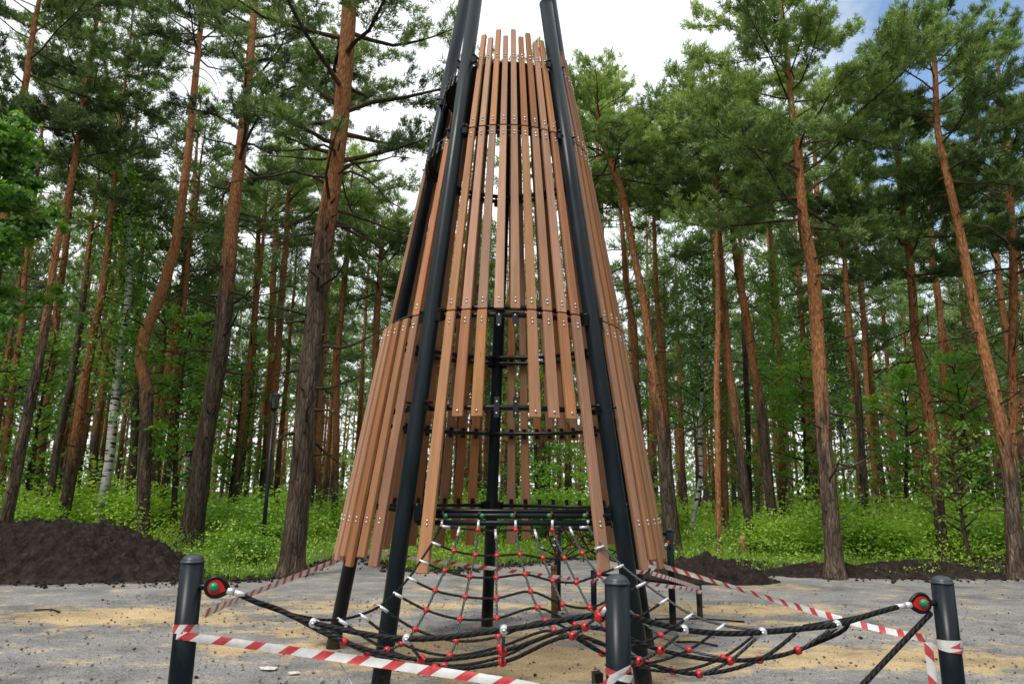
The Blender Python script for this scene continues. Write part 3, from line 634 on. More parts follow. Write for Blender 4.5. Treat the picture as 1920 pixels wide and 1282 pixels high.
# ------------------------------------------------------------------ ground
def nz(x,y,s,seed=0): return mn.noise(Vector((x*s+seed*13.7,y*s-seed*7.1,seed*3.3)))
b=MB(); b.add([(-400,-60,0),(400,-60,0),(400,600,0),(-400,600,0)],[(0,1,2,3)]); tag(b.build('ground',FLOOR),kind='structure')
EDGE=[(-500,1150),(0,1098),(330,1092),(420,1093),(520,1086),(575,1066),(610,1052),(690,1046),(725,1062),(760,1072),(850,1074),(960,1062),(1060,1050),(1180,1050),(1300,1062),(1420,1076),(1560,1083),(1700,1087),(1920,1086),(2500,1092)]
EP=[G(x,y) for x,y in EDGE]; poly=np.array([(p.x,p.y) for p in EP]+[(14,-6),(-14,-6)])
def inside(x,y):
    res=np.zeros(len(x),bool); j=len(poly)-1
    for i in range(len(poly)):
        xi,yi=poly[i];xj,yj=poly[j]; c=((yi>y)!=(yj>y))&(x<(xj-xi)*(y-yi)/(yj-yi+1e-12)+xi); res^=c; j=i
    return res
SANDS=[((240,1160),2.0,.8,1),((1000,1250),1.9,.8,1.2),((800,1215),1.3,.4,.9),((1650,1240),2.0,.6,1.1),((1250,1145),3.0,.6,1),((700,1140),2.4,.5,.8),((620,1190),1.3,.4,.9),((1000,1110),3,.6,.6),((480,1225),1.2,.35,.8),((1500,1175),1.5,.3,.7),((430,1120),1.6,.3,.7),((1100,1200),1.5,.4,.9),((1450,1105),1.6,.4,.6),((560,1150),1.5,.3,.7)]
SC=[(G(*q),a,b_,s_) for q,a,b_,s_ in SANDS]; YP=G(1690,1190)
st_=.1; xs=np.arange(-14,16.01,st_); ys=np.arange(-3,18,st_); nx,ny=len(xs),len(ys); XX,YY=np.meshgrid(xs,ys)
sand=np.full(XX.shape,.22)
for c,a,b_,s_ in SC: sand=np.maximum(sand,s_*.95*np.exp(-(((XX-c.x)/a)**2+((YY-c.y)/b_)**2)))
yel=.85*np.clip(1.6*np.exp(-(((XX-YP.x)/.42)**2+((YY-YP.y)/.14)**2))-.5,0,1)
ins=inside(XX.ravel()+.15*np.sin(YY.ravel()*7),YY.ravel()+.12*np.sin(XX.ravel()*5)).reshape(XX.shape)
ed=np.full(XX.shape,9.0)
for i in range(len(EP)-1):
    a=np.array((EP[i].x,EP[i].y)); d=np.array((EP[i+1].x,EP[i+1].y))-a; t=np.clip(((XX-a[0])*d[0]+(YY-a[1])*d[1])/(d@d),0,1); ed=np.minimum(ed,np.hypot(XX-a[0]-t*d[0],YY-a[1]-t*d[1]))
soil=np.clip(1.0-ed/.6,0,1)*.8
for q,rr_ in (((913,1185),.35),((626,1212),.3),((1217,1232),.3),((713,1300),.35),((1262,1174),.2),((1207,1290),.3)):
    c=G(*q); soil=np.maximum(soil,.62*np.exp(-(((XX-c.x)**2+(YY-c.y)**2)/rr_**2)))  # contact shade painted round leg and bollard feet, held in the soil value
ZZ=np.array([.035+.012*nz(x,y,1.7)+.008*nz(x,y,6,2)+.006*nz(x,y,17,4) for x,y in zip(XX.ravel(),YY.ravel())])
me=bpy.data.meshes.new('gravel_ground'); V=np.stack([XX.ravel(),YY.ravel(),ZZ],1)
idx=np.arange(nx*ny).reshape(ny,nx); q=np.stack([idx[:-1,:-1],idx[:-1,1:],idx[1:,1:],idx[1:,:-1]],-1).reshape(-1,4); ok=ins[:-1,:-1].ravel(); q=q[ok]
me.from_pydata(V.tolist(),[],q.tolist()); me.materials.append(GRAVEL)
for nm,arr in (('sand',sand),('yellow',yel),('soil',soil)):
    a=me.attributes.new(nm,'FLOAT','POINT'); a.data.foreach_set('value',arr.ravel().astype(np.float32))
me.polygons.foreach_set('use_smooth',[True]*len(me.polygons)); o=bpy.data.objects.new('gravel_ground',me); COL.objects.link(o); tag(o,kind='structure')
b=MB(); pp=[G(x,y,.012) for x,y in ((470,1066),(560,1075),(620,1060),(700,1052),(760,1050),(735,1030),(640,1024),(540,1036),(470,1048))]; b.add(pp,[tuple(range(len(pp)))]); tag(b.build('path',ASPH),kind='structure')
# pebbles and crumbs
def scatter_stones(name,n_,lo,hi,m_,xr,yr,label=None,edge=False):
    rg=np.random.default_rng(n_); ico=np.array([(1,0,0),(-1,0,0),(0,1,0),(0,-1,0),(0,0,1),(0,0,-1)],float); fi=[(0,2,4),(2,1,4),(1,3,4),(3,0,4),(2,0,5),(1,2,5),(3,1,5),(0,3,5)]
    x=rg.uniform(*xr,n_); y=rg.uniform(*yr,n_)
    if edge:
        k=rg.integers(0,len(EP)-1,n_); t=rg.random(n_); E_=np.array([(p.x,p.y) for p in EP]); p=E_[k]+(E_[k+1]-E_[k])*t[:,None]; x=p[:,0]+rg.normal(0,.25,n_); y=p[:,1]+rg.normal(-.15,.35,n_)
    s=lo+(hi-lo)*rg.random(n_)**3
    Vs=ico[None]*s[:,None,None]*rg.uniform(.55,1.2,(n_,6,3)); th=rg.uniform(0,6.28,n_); c,s2=np.cos(th),np.sin(th); X_=Vs[:,:,0]*c[:,None]-Vs[:,:,1]*s2[:,None]; Y_=Vs[:,:,0]*s2[:,None]+Vs[:,:,1]*c[:,None]
    Vs=np.stack([X_+x[:,None],Y_+y[:,None],Vs[:,:,2]*.7+.04+s[:,None]*.3],2); T=Vs[:,np.array(fi)].reshape(-1,3)
    tag(tri_obj(name,T,m_),label,name,kind='stuff')
scatter_stones('pebbles',5000,.006,.022,PEB,(-6,7),(2.5,11),'loose grey pebbles and grit strewn over the gravel')
scatter_stones('soil_crumbs',550,.005,.028,DARKCLOD,(-7,9),(3.5,13),'dark crumbs of soil scattered on the gravel')
scatter_stones('soil_clods',2600,.012,.07,DARKCLOD,(0,1),(0,1),'dark clods of soil along the edge of the gravel',True)
# mounds
def mound(name,label,cx,cy,rx,ry,h,seed,rot=0,n_=110,mt=SOIL,pw=1.45):
    vs=[];c,s_=math.cos(rot),math.sin(rot)
    for j in range(n_+1):
        for i in range(n_+1):
            u=(i/n_*2-1)*1.15;v=(j/n_*2-1)*1.15; rr_=math.hypot(u,v)*(1+.16*nz(u*2,v*2,1.3,seed+9)+.07*nz(u*6,v*6,1.3,seed+8)); x=u*rx;y=v*ry
            base=max(0,1-rr_**pw)**1.15 if rr_<1 else 0
            X_,Y_=cx+x*c-y*s_,cy+x*s_+y*c
            big=nz(X_,Y_,.8,seed)*.28+nz(X_,Y_,2.2,seed+1)*.14; fine=nz(X_,Y_,6,seed+2)*.10+abs(nz(X_,Y_,11,seed+3))*.16+abs(nz(X_,Y_,26,seed+4))*.09
            amt=min(1,base*3+.15 if rr_<1.05 else 0)
            z=h*base*(1+big)+amt*fine*min(1,h+.25)-(.06 if rr_>=1.0 else 0)
            vs.append((X_,Y_,z))
    k=n_+1; fs=[(j*k+i,j*k+i+1,(j+1)*k+i+1,(j+1)*k+i) for j in range(n_) for i in range(n_)]
    b=MB(); b.add(vs,fs,0,None,True); return tag(b.build(name,mt),label,'soil heap','heaps of dug soil')
mc=G(95,1085); mound('soil_mound','big black soil heap under the trees beside the left-hand edge of the gravel',mc.x-.35,13.7,2.75,1.7,1.06,1,.0,170)
mc=G(1180,1045); mound('soil_mound','brownish soil heap behind the slim tall bollard',G(1250,1060).x+.1,13.65,1.3,.7,.5,5,-.2)
for px,py,rx,ry,h,sd_,l in ((1400,1070,1.9,.5,.2,7,'low dark soil ridge at the foot of the sawn log post'),(1560,1083,1.7,.6,.24,8,'low soil ridge round the foot of the thick pine'),(1720,1082,2.2,.8,.30,9,'dark soil ridge between thick pine and right bollard'),(1930,1078,2.6,.9,.36,10,'dark soil ridge at the far right corner of the gravel')):
    g_=G(px,py); mound('soil_ridge',l,g_.x,g_.y+.15,rx,ry,h,sd_,0,70)
# ------------------------------------------------------------------ vegetation
def limb_pts(p,d,L,nseg,rng,curl=.25,lift=.0):
    pts=[p]; d=d/np.linalg.norm(d)
    for i in range(nseg):
        d=d+rng.normal(0,curl,3)*.5+np.array([0,0,lift]); d/=np.linalg.norm(d); p=p+d*L/nseg; pts.append(p)
    return pts
def pine_parts(path,rads,hb,ht,R,rng,nbr=34,tuft=.15,nn=7,twigs=7,dead=10,sparse=1.0,bark_split=None,seg=12,wid=.09,dark=0.0,flare=True,deadlen=1.0,step=.12):
    """path: list of (x,y,z) trunk points rising; returns trunk MB and needle arrays (world coords)"""
    tz=np.array([p[2] for p in path]); tx=np.array([p[0] for p in path]); ty=np.array([p[1] for p in path]); tr=np.array(rads)
    at=lambda z:np.array([np.interp(z,tz,tx),np.interp(z,tz,ty),z])
    rd=lambda z:float(np.interp(z,tz,tr))
    mb=MB(); zs=[tz[0]]
    while zs[-1]<ht-.3: zs.append(zs[-1]+(.12 if zs[-1]<.5 and flare else .45))
    zs.append(ht)
    pts=[];rr_=[]
    for z in zs:
        p=at(z); p=p+np.array([nz(z,0,.5,int(tx[0]*7)%50)*.05,nz(z,9,.5,int(tx[0]*7)%50)*.05,0]); pts.append(Vector(p)); r=rd(z)*(1+.05*nz(z,3,1.3)); 
        if flare and z<.6: r*=1+.35*(1-z/.6)**2
        rr_.append(max(.012,r))
    bs=bark_split if bark_split is not None else .35*ht
    mb.tube(pts,rr_,seg,0,attr={'bark':lambda i:min(1,max(0,(zs[i]-bs)/2.6+.5)),'limb':lambda i:0.0})
    o0=0; TP=[];TDr=[];TS=[];TN=[]
    def wood(pl,r0,r1,sg=5):
        n_=len(pl); mb.tube([Vector(q) for q in pl],[r0+(r1-r0)*i/(n_-1) for i in range(n_)],sg,0,caps=False,attr={'bark':lambda i:1.0,'limb':lambda i:1.0 if i>0 else .4})
    for k in range(nbr):
        t=(k+rng.random())/nbr; z=hb+(ht-hb)*t**.9; az=k*2.4+rng.normal(0,.5); shape=(1-t)**.6*(.55+.45*min(1,t*3+.3))+.10
        L=R*shape*rng.uniform(.6,1.15); el=.05+.55*t+rng.normal(0,.18); d=np.array([math.cos(az)*math.cos(el),math.sin(az)*math.cos(el),math.sin(el)])
        p0=at(z); br=limb_pts(p0,d,L,5,rng,.28,.04); wood(br,max(.012,rd(z)*.36),.006)
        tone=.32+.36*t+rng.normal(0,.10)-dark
        nt_=max(3,int(twigs*L/R+2))
        for q in range(nt_):
            s=.28+.72*(q+rng.random()*.7)/nt_; i=min(4,int(s*5)); f=s*5-i; p=br[i]*(1-f)+br[i+1]*f if i<5 else br[5]
            dd=br[i+1]-br[i]; dd/=np.linalg.norm(dd); sd2=np.cross(dd,[0,0,1]); sd2/=np.linalg.norm(sd2)+1e-6
            td=dd*.7+sd2*(1 if q%2 else -1)*rng.uniform(.4,1.1)+np.array([0,0,rng.uniform(-.05,.45)]); tl=L*.34*(1.15-s*.5)*rng.uniform(.7,1.3)
            tw=limb_pts(p,td,tl,3,rng,.4,.05); wood(tw,.008,.004,3)
            m_=max(3,int(tl/(step*tuft/.15)*2.0*sparse))
            for e in range(m_):
                u=.2+.8*(e+rng.random())/m_; i2=min(2,int(u*3)); f2=u*3-i2; pp_=tw[i2]*(1-f2)+tw[i2+1]*f2
                jit=rng.normal(0,1,3)*np.array([.13,.13,.07])*(tl*.42+.18)
                dn=tw[i2+1]-tw[i2]; dn/=np.linalg.norm(dn)+1e-6
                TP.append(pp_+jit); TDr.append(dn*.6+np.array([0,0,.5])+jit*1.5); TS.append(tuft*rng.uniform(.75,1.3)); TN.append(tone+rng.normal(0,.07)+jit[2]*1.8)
    for k in range(dead):
        z=max(1.2,hb*.25)+(hb*1.08-max(1.2,hb*.25))*rng.random()**.7; az=rng.random()*6.28; L=R*rng.uniform(.25,.75)*deadlen*(.5+.5*z/hb); d=np.array([math.cos(az),math.sin(az),rng.uniform(-.25,.35)])
        br=limb_pts(at(z),d,L,6,rng,.42,-.01); wood(br,max(.01,rd(z)*.2),.004,4)
        for q in range(rng.integers(1,5)):
            i=rng.integers(2,6); tw=limb_pts(br[i],(br[i]-br[i-1])+rng.normal(0,.12,3)*L*.3,L*rng.uniform(.2,.5),3,rng,.5); wood(tw,.006,.003,3)
    if seg>=16:
        for k in range(26):
            z=rng.uniform(1.0,hb+1); az=rng.uniform(0,6.28); d=np.array([math.cos(az),math.sin(az),rng.uniform(-.1,.7)]); q=at(z)+d*rd(z)*.8; wood([q,q+d*rng.uniform(.04,.16),q+d*rng.uniform(.16,.3)],rd(z)*.16,.008)
    if not TP: return mb,None,None
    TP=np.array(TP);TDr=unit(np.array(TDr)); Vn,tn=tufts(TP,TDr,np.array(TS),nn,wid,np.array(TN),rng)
    return mb,Vn,tn
def tree_obj(name,label,cat,group,mb,Vn,tn,base,bmat=None,nmat=None,leafq=False):
    e=empty(name,tuple(base)); tag(e,label,cat,group); t=mb.build('trunk',bmat or BARK); put(t,e)
    if Vn is not None: c=tri_obj('crown',Vn,nmat or NEED,None,tn,leafq); put(c,e)
    return e
def trunk_path(pts,Y,ht,drift=0):
    """pixel waypoints (x,y,w) at depth Y -> world path incl. ground and top"""
    W=[(P(x,y,Y),w_) for x,y,w_ in pts]; path=[];rads=[]
    b0,b1=W[0][0],W[1][0]
    if b0.z>.02:
        d=(b1-b0)/(b1.z-b0.z); g=b0-d*b0.z; g.x=b0.x+(g.x-b0.x)*.7; W=[(g,W[0][1]*1.1)]+W
    for p,w_ in W:
        dd=math.sqrt(1+(p.z-H)**2/Y**2*0) ; depth=Y*cp+(p.z-H)*sp; path.append((p.x,p.y,max(p.z,-.05) if not path else p.z)); rads.append(w_/2/F*depth)
    last=path[-1]; 
    if ht>last[2]+.5:
        d=(W[-1][0]-W[-2][0]); d=d/max(.1,d.z); path.append((last[0]+d.x*.4*(ht-last[2]),last[1],ht)); rads.append(.02)
    path[0]=(path[0][0],path[0][1],-.05)
    return path,rads
def zpx(y,Y): return P(960,y,Y).z
HERO=[
# pts, Y, ht, bark split y, crown base y, R, nbr, dead, sparse, dark, label
([(548,1072,46),(562,900,42),(575,760,40),(600,500,38),(622,350,33),(640,230,30),(655,0,27)],13.6,17.5,430,330,3.8,40,30,.9,.12,'thickest pine left of the tower, grey bark below and orange above'),
([(352,1034,46),(372,900,36),(395,760,31),(415,640,30),(428,500,27),(440,380,22),(460,200,18),(475,50,13),(480,-20,12)],18.5,17.5,520,330,3.4,30,26,.8,.10,'large dark pine with a crooked trunk and low bare limbs, left of the thickest pine'),
([(268,1010,25),(272,840,24),(275,740,23),(262,675,22),(270,625,21),(302,550,20),(330,460,18),(345,350,15),(360,200,13),(375,60,10),(382,-40,8)],21.0,18.5,730,110,3.0,30,16,.8,.14,'pine with an S-shaped bend in its orange trunk'),
([(-90,1010,26),(-40,700,22),(10,400,17),(40,200,12)],15.5,17.5,500,300,3.4,36,12,1.1,.16,'pine just outside the left edge whose boughs hang into the top corner'),
([(8,1000,22),(45,820,20),(80,650,15),(100,500,13),(130,350,11),(150,230,9)],17.0,18,600,330,2.7,28,16,.9,.14,'leaning pine at the left edge of the clearing behind the soil heap'),
([(115,990,22),(140,855,21),(160,713,17),(180,605,15),(192,563,14),(205,450,12),(215,320,9)],21.0,18.5,860,420,2.6,28,16,.9,.14,'bright orange pine just left of the white birch'),
([(88,985,14),(108,834,14),(129,730,13),(154,584,11),(170,450,9)],22.0,13,500,450,2.2,22,14,.9,.15,'grey slim pine between the leaning pine and the bright orange one'),
([(171,985,15),(179,813,15),(200,647,13),(221,534,11),(235,400,9)],24.0,19.5,800,400,2.4,24,14,.9,.12,'slim orange pine close against the white birch'),
([(240,992,16),(252,805,15),(256,700,13),(258,560,10)],24.0,13,500,480,2.2,20,12,.9,.12,'dark slim pine between birch and bent pine'),
([(73,940,14),(79,834,14),(98,667,13),(108,584,12),(121,480,11),(140,300,9)],26.0,21,880,380,2.6,26,12,.9,.1,'straight orange pine behind the leaning left pine'),
([(5,900,12),(25,709,12),(42,605,11),(50,480,9)],24,20,900,420,2.4,24,12,1,.12,'thin orange pine at the very left edge'),
([(444,965,13),(454,855,13),(470,730,12),(480,560,11),(484,420,8)],30,15,700,430,2.4,22,10,.9,.05,'slim dark-footed pine left of the lamp post'),
([(488,965,13),(506,730,13),(513,520,11),(518,400,8)],29,16,850,420,2.4,22,12,.9,.05,'slim orange pine rising directly behind the lamp post'),
([(500,985,14),(515,730,13),(531,520,12),(540,380,9)],26,15,900,400,2.4,22,10,.9,.05,'orange pine just right of the lamp post'),
([(596,985,12),(600,730,12),(612,563,11),(621,480,9)],27,14,900,380,2.5,24,10,.9,.05,'orange pine half hidden behind the thickest trunk'),
([(626,1008,13),(629,855,12),(630,690,12),(640,600,11),(650,480,10)],24,14,880,380,2.6,24,12,.9,.02,'dark-footed pine beside the left face of the tower'),
([(1264,1036,34),(1245,855,25),(1232,750,20),(1218,647,15),(1207,576,14),(1190,470,13),(1165,350,12),(1140,292,11),(1125,250,9)],18.4,13,760,330,3.2,34,14,1,0,'pine leaning toward the tower with its foot by the slim bollard'),
([(1348,1038,11),(1345,771,11),(1345,520,10),(1343,400,8)],18.6,13,1000,480,2.0,22,12,1,0,'very straight thin orange pine near the log post'),
([(1413,1032,17),(1400,940,17),(1385,830,16),(1378,771,16),(1366,688,15),(1357,563,13),(1350,480,12),(1342,350,9)],19.0,15,790,360,2.6,30,12,1,-.02,'orange pine with dark foot just behind the log post'),
([(1453,1028,19),(1439,888,18),(1428,771,17),(1416,713,16),(1403,626,15),(1387,530,14),(1376,440,10)],19.5,14,725,400,2.6,28,14,1,.02,'dark pine leaning left between the log post and the thick pine'),
([(1566,1072,34),(1555,924,30),(1545,813,27),(1537,709,25),(1532,605,24),(1524,500,22),(1507,416,18),(1499,270,15),(1487,217,12),(1475,100,9)],14.2,14.2,740,430,3.4,52,18,1.1,-.10,'thick orange pine with the broad light crown in the open right half'),
([(1536,1000,14),(1534,600,14),(1533,450,13),(1530,330,9)],24,17,900,330,2.8,30,10,1,-.02,'orange pine standing straight behind the thick broad-crowned one'),
([(1628,1022,13),(1617,870,13),(1610,730,12),(1595,626,11),(1587,540,9)],20.5,12.5,700,560,2.2,24,14,1,.1,'slim dark pine between the two thick right-hand pines'),
([(1774,1072,21),(1766,1013,20),(1749,834,19),(1732,730,18),(1716,626,16),(1707,500,14),(1698,430,11)],16.5,12.5,880,520,2.5,32,18,1,.06,'orange pine behind the right soil ridge with dead lower twigs'),
([(1909,1066,30),(1891,876,26),(1870,771,22),(1845,667,20),(1824,563,18),(1807,479,17),(1787,375,14),(1770,300,13),(1757,233,11),(1751,120,9)],14.6,13.3,810,340,2.5,38,18,1,-.02,'tall bent orange pine leaning inward near the right edge'),
([(1895,960,17),(1899,876,16),(1899,688,15),(1901,480,14),(1891,292,11)],17,14.8,1000,520,2.8,40,14,1.1,.14,'dark-crowned pine at the right edge with orange trunk'),
([(1790,960,12),(1778,813,12),(1764,626,11),(1760,560,9)],22,13,900,500,2.4,26,12,1,.08,'slim pine left of the bent one, seen against dark branches'),
([(1815,960,12),(1803,834,12),(1782,667,11),(1765,600,9)],25,14,900,480,2.4,26,12,1,.08,'second slim pine close left of the bent one'),
([(1468,965,12),(1460,688,12),(1449,500,10)],26,15,900,420,2.6,26,10,1,0,'straight orange pine between the dark leaning one and the thick one'),
([(1255,900,11),(1245,750,11),(1237,667,11),(1232,563,10),(1228,480,8)],22,14,800,400,2.6,28,10,1,-.02,'slim orange pine touching the tower-leaning one'),
([(1210,940,13),(1199,813,13),(1187,605,12),(1174,520,10)],22,16,700,430,2.6,28,10,1,0,'brown slim pine beside the right face of the tower'),
([(1360,975,11),(1358,700,11),(1355,560,10)],24,16,950,400,2.6,28,10,1,0,'slim orange pine in the pair right of the straight thin one'),
([(1407,985,10),(1399,730,10),(1395,600,9)],25,16.5,600,400,2.6,26,10,1,0,'grey slim pine between the two dark-footed leaning ones'),
([(1650,965,10),(1641,900,10),(1628,784,9),(1620,640,8)],27,14,950,520,2.3,24,12,1,.06,'thin bright orange pine deep between the right-hand pines'),
([(1135,960,16),(1128,600,14),(1122,400,12)],25,17.5,900,400,3.0,34,8,1,-.03,'full-crowned pine rising right beside the tower top'),
([(700,960,14),(706,600,13),(712,500,10)],24,11.5,900,560,2.8,34,8,1.1,-.02,'bushy lower pine left of the tower waist'),
]
GRP='tall pines in front of the forest'
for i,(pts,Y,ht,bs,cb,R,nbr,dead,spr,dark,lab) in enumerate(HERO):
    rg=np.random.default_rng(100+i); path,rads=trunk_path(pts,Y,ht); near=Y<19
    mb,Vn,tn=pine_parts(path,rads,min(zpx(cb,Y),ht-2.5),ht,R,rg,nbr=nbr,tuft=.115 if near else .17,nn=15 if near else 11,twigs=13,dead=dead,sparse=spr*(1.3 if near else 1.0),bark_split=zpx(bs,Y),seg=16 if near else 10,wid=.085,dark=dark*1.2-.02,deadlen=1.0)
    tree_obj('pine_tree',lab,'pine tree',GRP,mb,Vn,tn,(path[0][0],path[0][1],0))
# birches
def birch(pts,Y,ht,label,seed,R=2.2,nl=9000,lean=0):
    rg=np.random.default_rng(seed); path,rads=trunk_path(pts,Y,ht); tz=[p[2] for p in path]
    mb=MB(); zs=list(np.arange(-.05,ht,.4))+[ht]; at=lambda z:np.array([np.interp(z,tz,[p[0] for p in path]),path[0][1],z]); rd=lambda z:float(np.interp(z,tz,rads))
    mb.tube([Vector(at(z)) for z in zs],[max(.012,rd(z)) for z in zs],12,0,attr={'bark':lambda i:zs[i]/ht,'limb':lambda i:0.0})
    pos=[];sz=[];tn=[]
    for k in range(34):
        z=ht*(.35+.64*k/34); az=k*2.4; L=R*(1.05-k/40)*rg.uniform(.6,1.1); br=limb_pts(at(z),np.array([math.cos(az),math.sin(az),.8]),L,5,rg,.2,-.1)
        mb.tube([Vector(q) for q in br],[.03,.022,.016,.011,.007,.004],5,0,caps=False,attr={'bark':lambda i:1.0,'limb':lambda i:1.0})
        m_=nl//34; t=rg.random(m_)*4.6+.3; i_=t.astype(int); B=np.array(br); p=B[i_]*(1-(t-i_))[:,None]+B[np.minimum(i_+1,5)]*(t-i_)[:,None]; p=p+rg.normal(0,.28,(m_,3)); p[:,2]-=abs(rg.normal(0,.25,m_)); pos.append(p); sz.append(rg.uniform(.035,.07,m_)); tn.append(np.full(m_,.45+rg.normal(0,.12))+rg.normal(0,.08,m_))
    V,t=leaves(np.concatenate(pos),np.concatenate(sz),np.concatenate(tn),rg)
    tree_obj('birch_tree',label,'birch tree','birches among the pines',mb,V,t,(path[0][0],path[0][1],0),BIRCH,LEAF,True)
birch([(186,988,19),(196,920,17),(206,860,17),(214,760,15),(228,650,13),(240,560,12),(245,480,11),(238,370,8),(228,250,6)],21.5,12.5,'white birch with black marks leaning up from behind the soil heap',31,2.0,7000)
birch([(1482,950,9),(1478,880,8),(1468,805,8),(1455,640,6)],26,11,'thin white birch left of the thick broad-crowned pine',32,1.8,6000)
birch([(1296,992,9),(1308,930,9),(1315,888,8),(1312,815,8),(1318,700,6)],23,11,'thin crooked birch between the tower and the straight thin pine',33,1.9,6000)
birch([(345,950,8),(355,820,8),(368,690,7),(385,560,6),(392,500,5)],27,12,'thin spotted birch behind the large dark crooked pine',34,1.8,6000)
birch([(1600,960,7),(1590,860,7),(1578,790,6)],30,10,'faint slanting birch behind the slim dark pine',35,1.8,5000)
# leafy trees whose green crowns fill gaps
def leafy(x,y,ht,R,label,seed,nl=14000,hb=.35,tone=.6,mt=None,lsz=(.05,.09),group='broadleaf trees among the pines'):
    rg=np.random.default_rng(seed); mb=MB(); zs=np.linspace(-.05,ht*.96,12); lean=rg.normal(0,.03,2)
    at=lambda z:np.array([x+lean[0]*z+.1*math.sin(z*.7+seed),y+lean[1]*z,z]); mb.tube([Vector(at(z)) for z in zs],[max(.012,(.014*ht)*(1-z/ht)+.01) for z in zs],8,0,attr={'bark':lambda i:0.0,'limb':lambda i:1.0})
    pos=[];sz=[];tn=[]; nb_=30
    for k in range(nb_):
        z=ht*(hb+(.97-hb)*k/nb_); az=k*2.4+rg.normal(0,.3); t_=k/nb_; L=R*(.35+1.0*math.sin(math.pi*min(1,.25+.7*t_)))*.75*rg.uniform(.6,1.15); br=limb_pts(at(z),np.array([math.cos(az),math.sin(az),.55]),L,5,rg,.3,.0)
        mb.tube([Vector(q) for q in br],[.03,.024,.018,.012,.008,.004],4,0,caps=False,attr={'bark':lambda i:0.0,'limb':lambda i:1.0})
        B=np.array(br); bt=tone+rg.normal(0,.1)
        for c in range(7):
            m_=int(nl*.36)//nb_//7; cc=B[rg.integers(1,6)]+rg.normal(0,.22,3)*L*.5; p=cc+rg.normal(0,1,(m_,3))*np.array([.3,.3,.13])*R*.22; pos.append(p); sz.append(rg.uniform(*lsz,m_)); tn.append(np.full(m_,bt+rg.normal(0,.06))+rg.normal(0,.06,m_)+(p[:,2]-cc[2])*.5)
    V,t=leaves(np.concatenate(pos),np.concatenate(sz),np.concatenate(tn),rg); tree_obj('broadleaf_tree',label,'tree',group,mb,V,t,(x,y,0),BARK,mt or LEAF,True)
def at_px(px,Y): return P(px,900,Y).x
leafy(at_px(-30,13.5)-.6,13.5,9.2,1.8,'bright green leafy tree at the upper left edge',51,34000,.5,.42)
leafy(at_px(330,22),22,7.5,2.2,'leafy understorey tree behind the crooked pine',52,12000,.25,.58)
leafy(at_px(60,24),24,7,2.3,'leafy tree filling the gap behind the left-hand pines',53,13000,.2,.55)
leafy(at_px(1520,24),24,6.5,2.2,'pale green leafy tree just left of the thick pine, further back',54,13000,.2,.6)
leafy(at_px(1690,26),26,6.5,2.2,'leafy tree deep between the right-hand pines',55,13000,.2,.62)
leafy(at_px(1160,24),24,6,2.0,'leafy tree behind the right face of the tower',56,12000,.2,.55)
leafy(at_px(1000,27),27,6.5,2.6,'leafy tree seen through the tower frame',57,12000,.15,.62)
leafy(at_px(1390,30),30,6,2.2,'leafy tree far behind the log post',58,11000,.2,.62)
leafy(at_px(1840,20),20,6,1.9,'young leafy tree behind the bent right-hand pine',59,9000,.2,.62)
leafy(at_px(1805,15.5),15.5,3.2,1.0,'slender pale sapling with drooping leaves left of the bent pine',60,2600,.25,.7,None,(.03,.06))
leafy(at_px(440,28),28,7,2.4,'leafy tree behind the lamp post',61,10000,.2,.6)
# background pines: prototypes then copies
protos=[]
for i in range(7):
    rg=np.random.default_rng(500+i); ht=[15,16.5,14,17.5,15.5,13,18.5][i]; lx=rg.normal(0,.35); path=[(0,0,-.05),(lx*.3,0,ht*.3),(lx*.9+rg.normal(0,.1),rg.normal(0,.1),ht*.65),(lx,0,ht)]; rads=[.145,.12,.085,.02]
    hb=ht*[.5,.44,.56,.48,.40,.5,.55][i]
    mb,Vn,tn=pine_parts(path,rads,hb,ht,[2.3,2.6,2.2,2.7,2.8,2.2,2.4][i],rg,nbr=30,tuft=.28,nn=7,twigs=7,dead=18,sparse=.95,bark_split=ht*rg.uniform(.12,.3),seg=8,wid=.09,flare=False,step=.19)
    e=empty('pine_tree',(0,0,0)); t=mb.build('trunk',BARK,e); c=tri_obj('crown',Vn,NEEDF,e,tn+.05); protos.append((e,t,c))
rb=random.Random(11); used=[(p[0][0],p[0][1]) for p in []]
DENS=[]
spots=[]
def free(x,y,d): return all((x-a)**2+(y-b_)**2>d*d for a,b_ in spots)
tries=0
while len(spots)<255 and tries<9000:
    tries+=1; Y=22.5+46*rb.random()**.75; px=rb.uniform(-160,2080); x=P(px,900,Y).x
    if 560<px<1100 and Y<27: continue
    if px>1050 and Y<27: continue
    if free(x,Y,1.35): spots.append((x,Y))
usedp=set()
for (x,Y) in spots:
    k=rb.randrange(7); e,t,c=protos[k]
    if k in usedp:
        e2=e.copy(); COL.objects.link(e2)
        for ch in (t,c):
            q=ch.copy(); COL.objects.link(q); q.parent=e2
    else: e2=e; usedp.add(k)
    s=rb.uniform(.85,1.15); e2.location=(x,Y,0); e2.rotation_euler=(0,0,rb.uniform(0,6.28)); e2.scale=(s,s,s*rb.uniform(.93,1.08))
    tag(e2,'slim pine trunk with high crown, one of many standing deep in the forest','pine tree','pines crowded deep in the forest')
for k in range(7):
    if k not in usedp: protos[k][0].location=(60,90,0); 
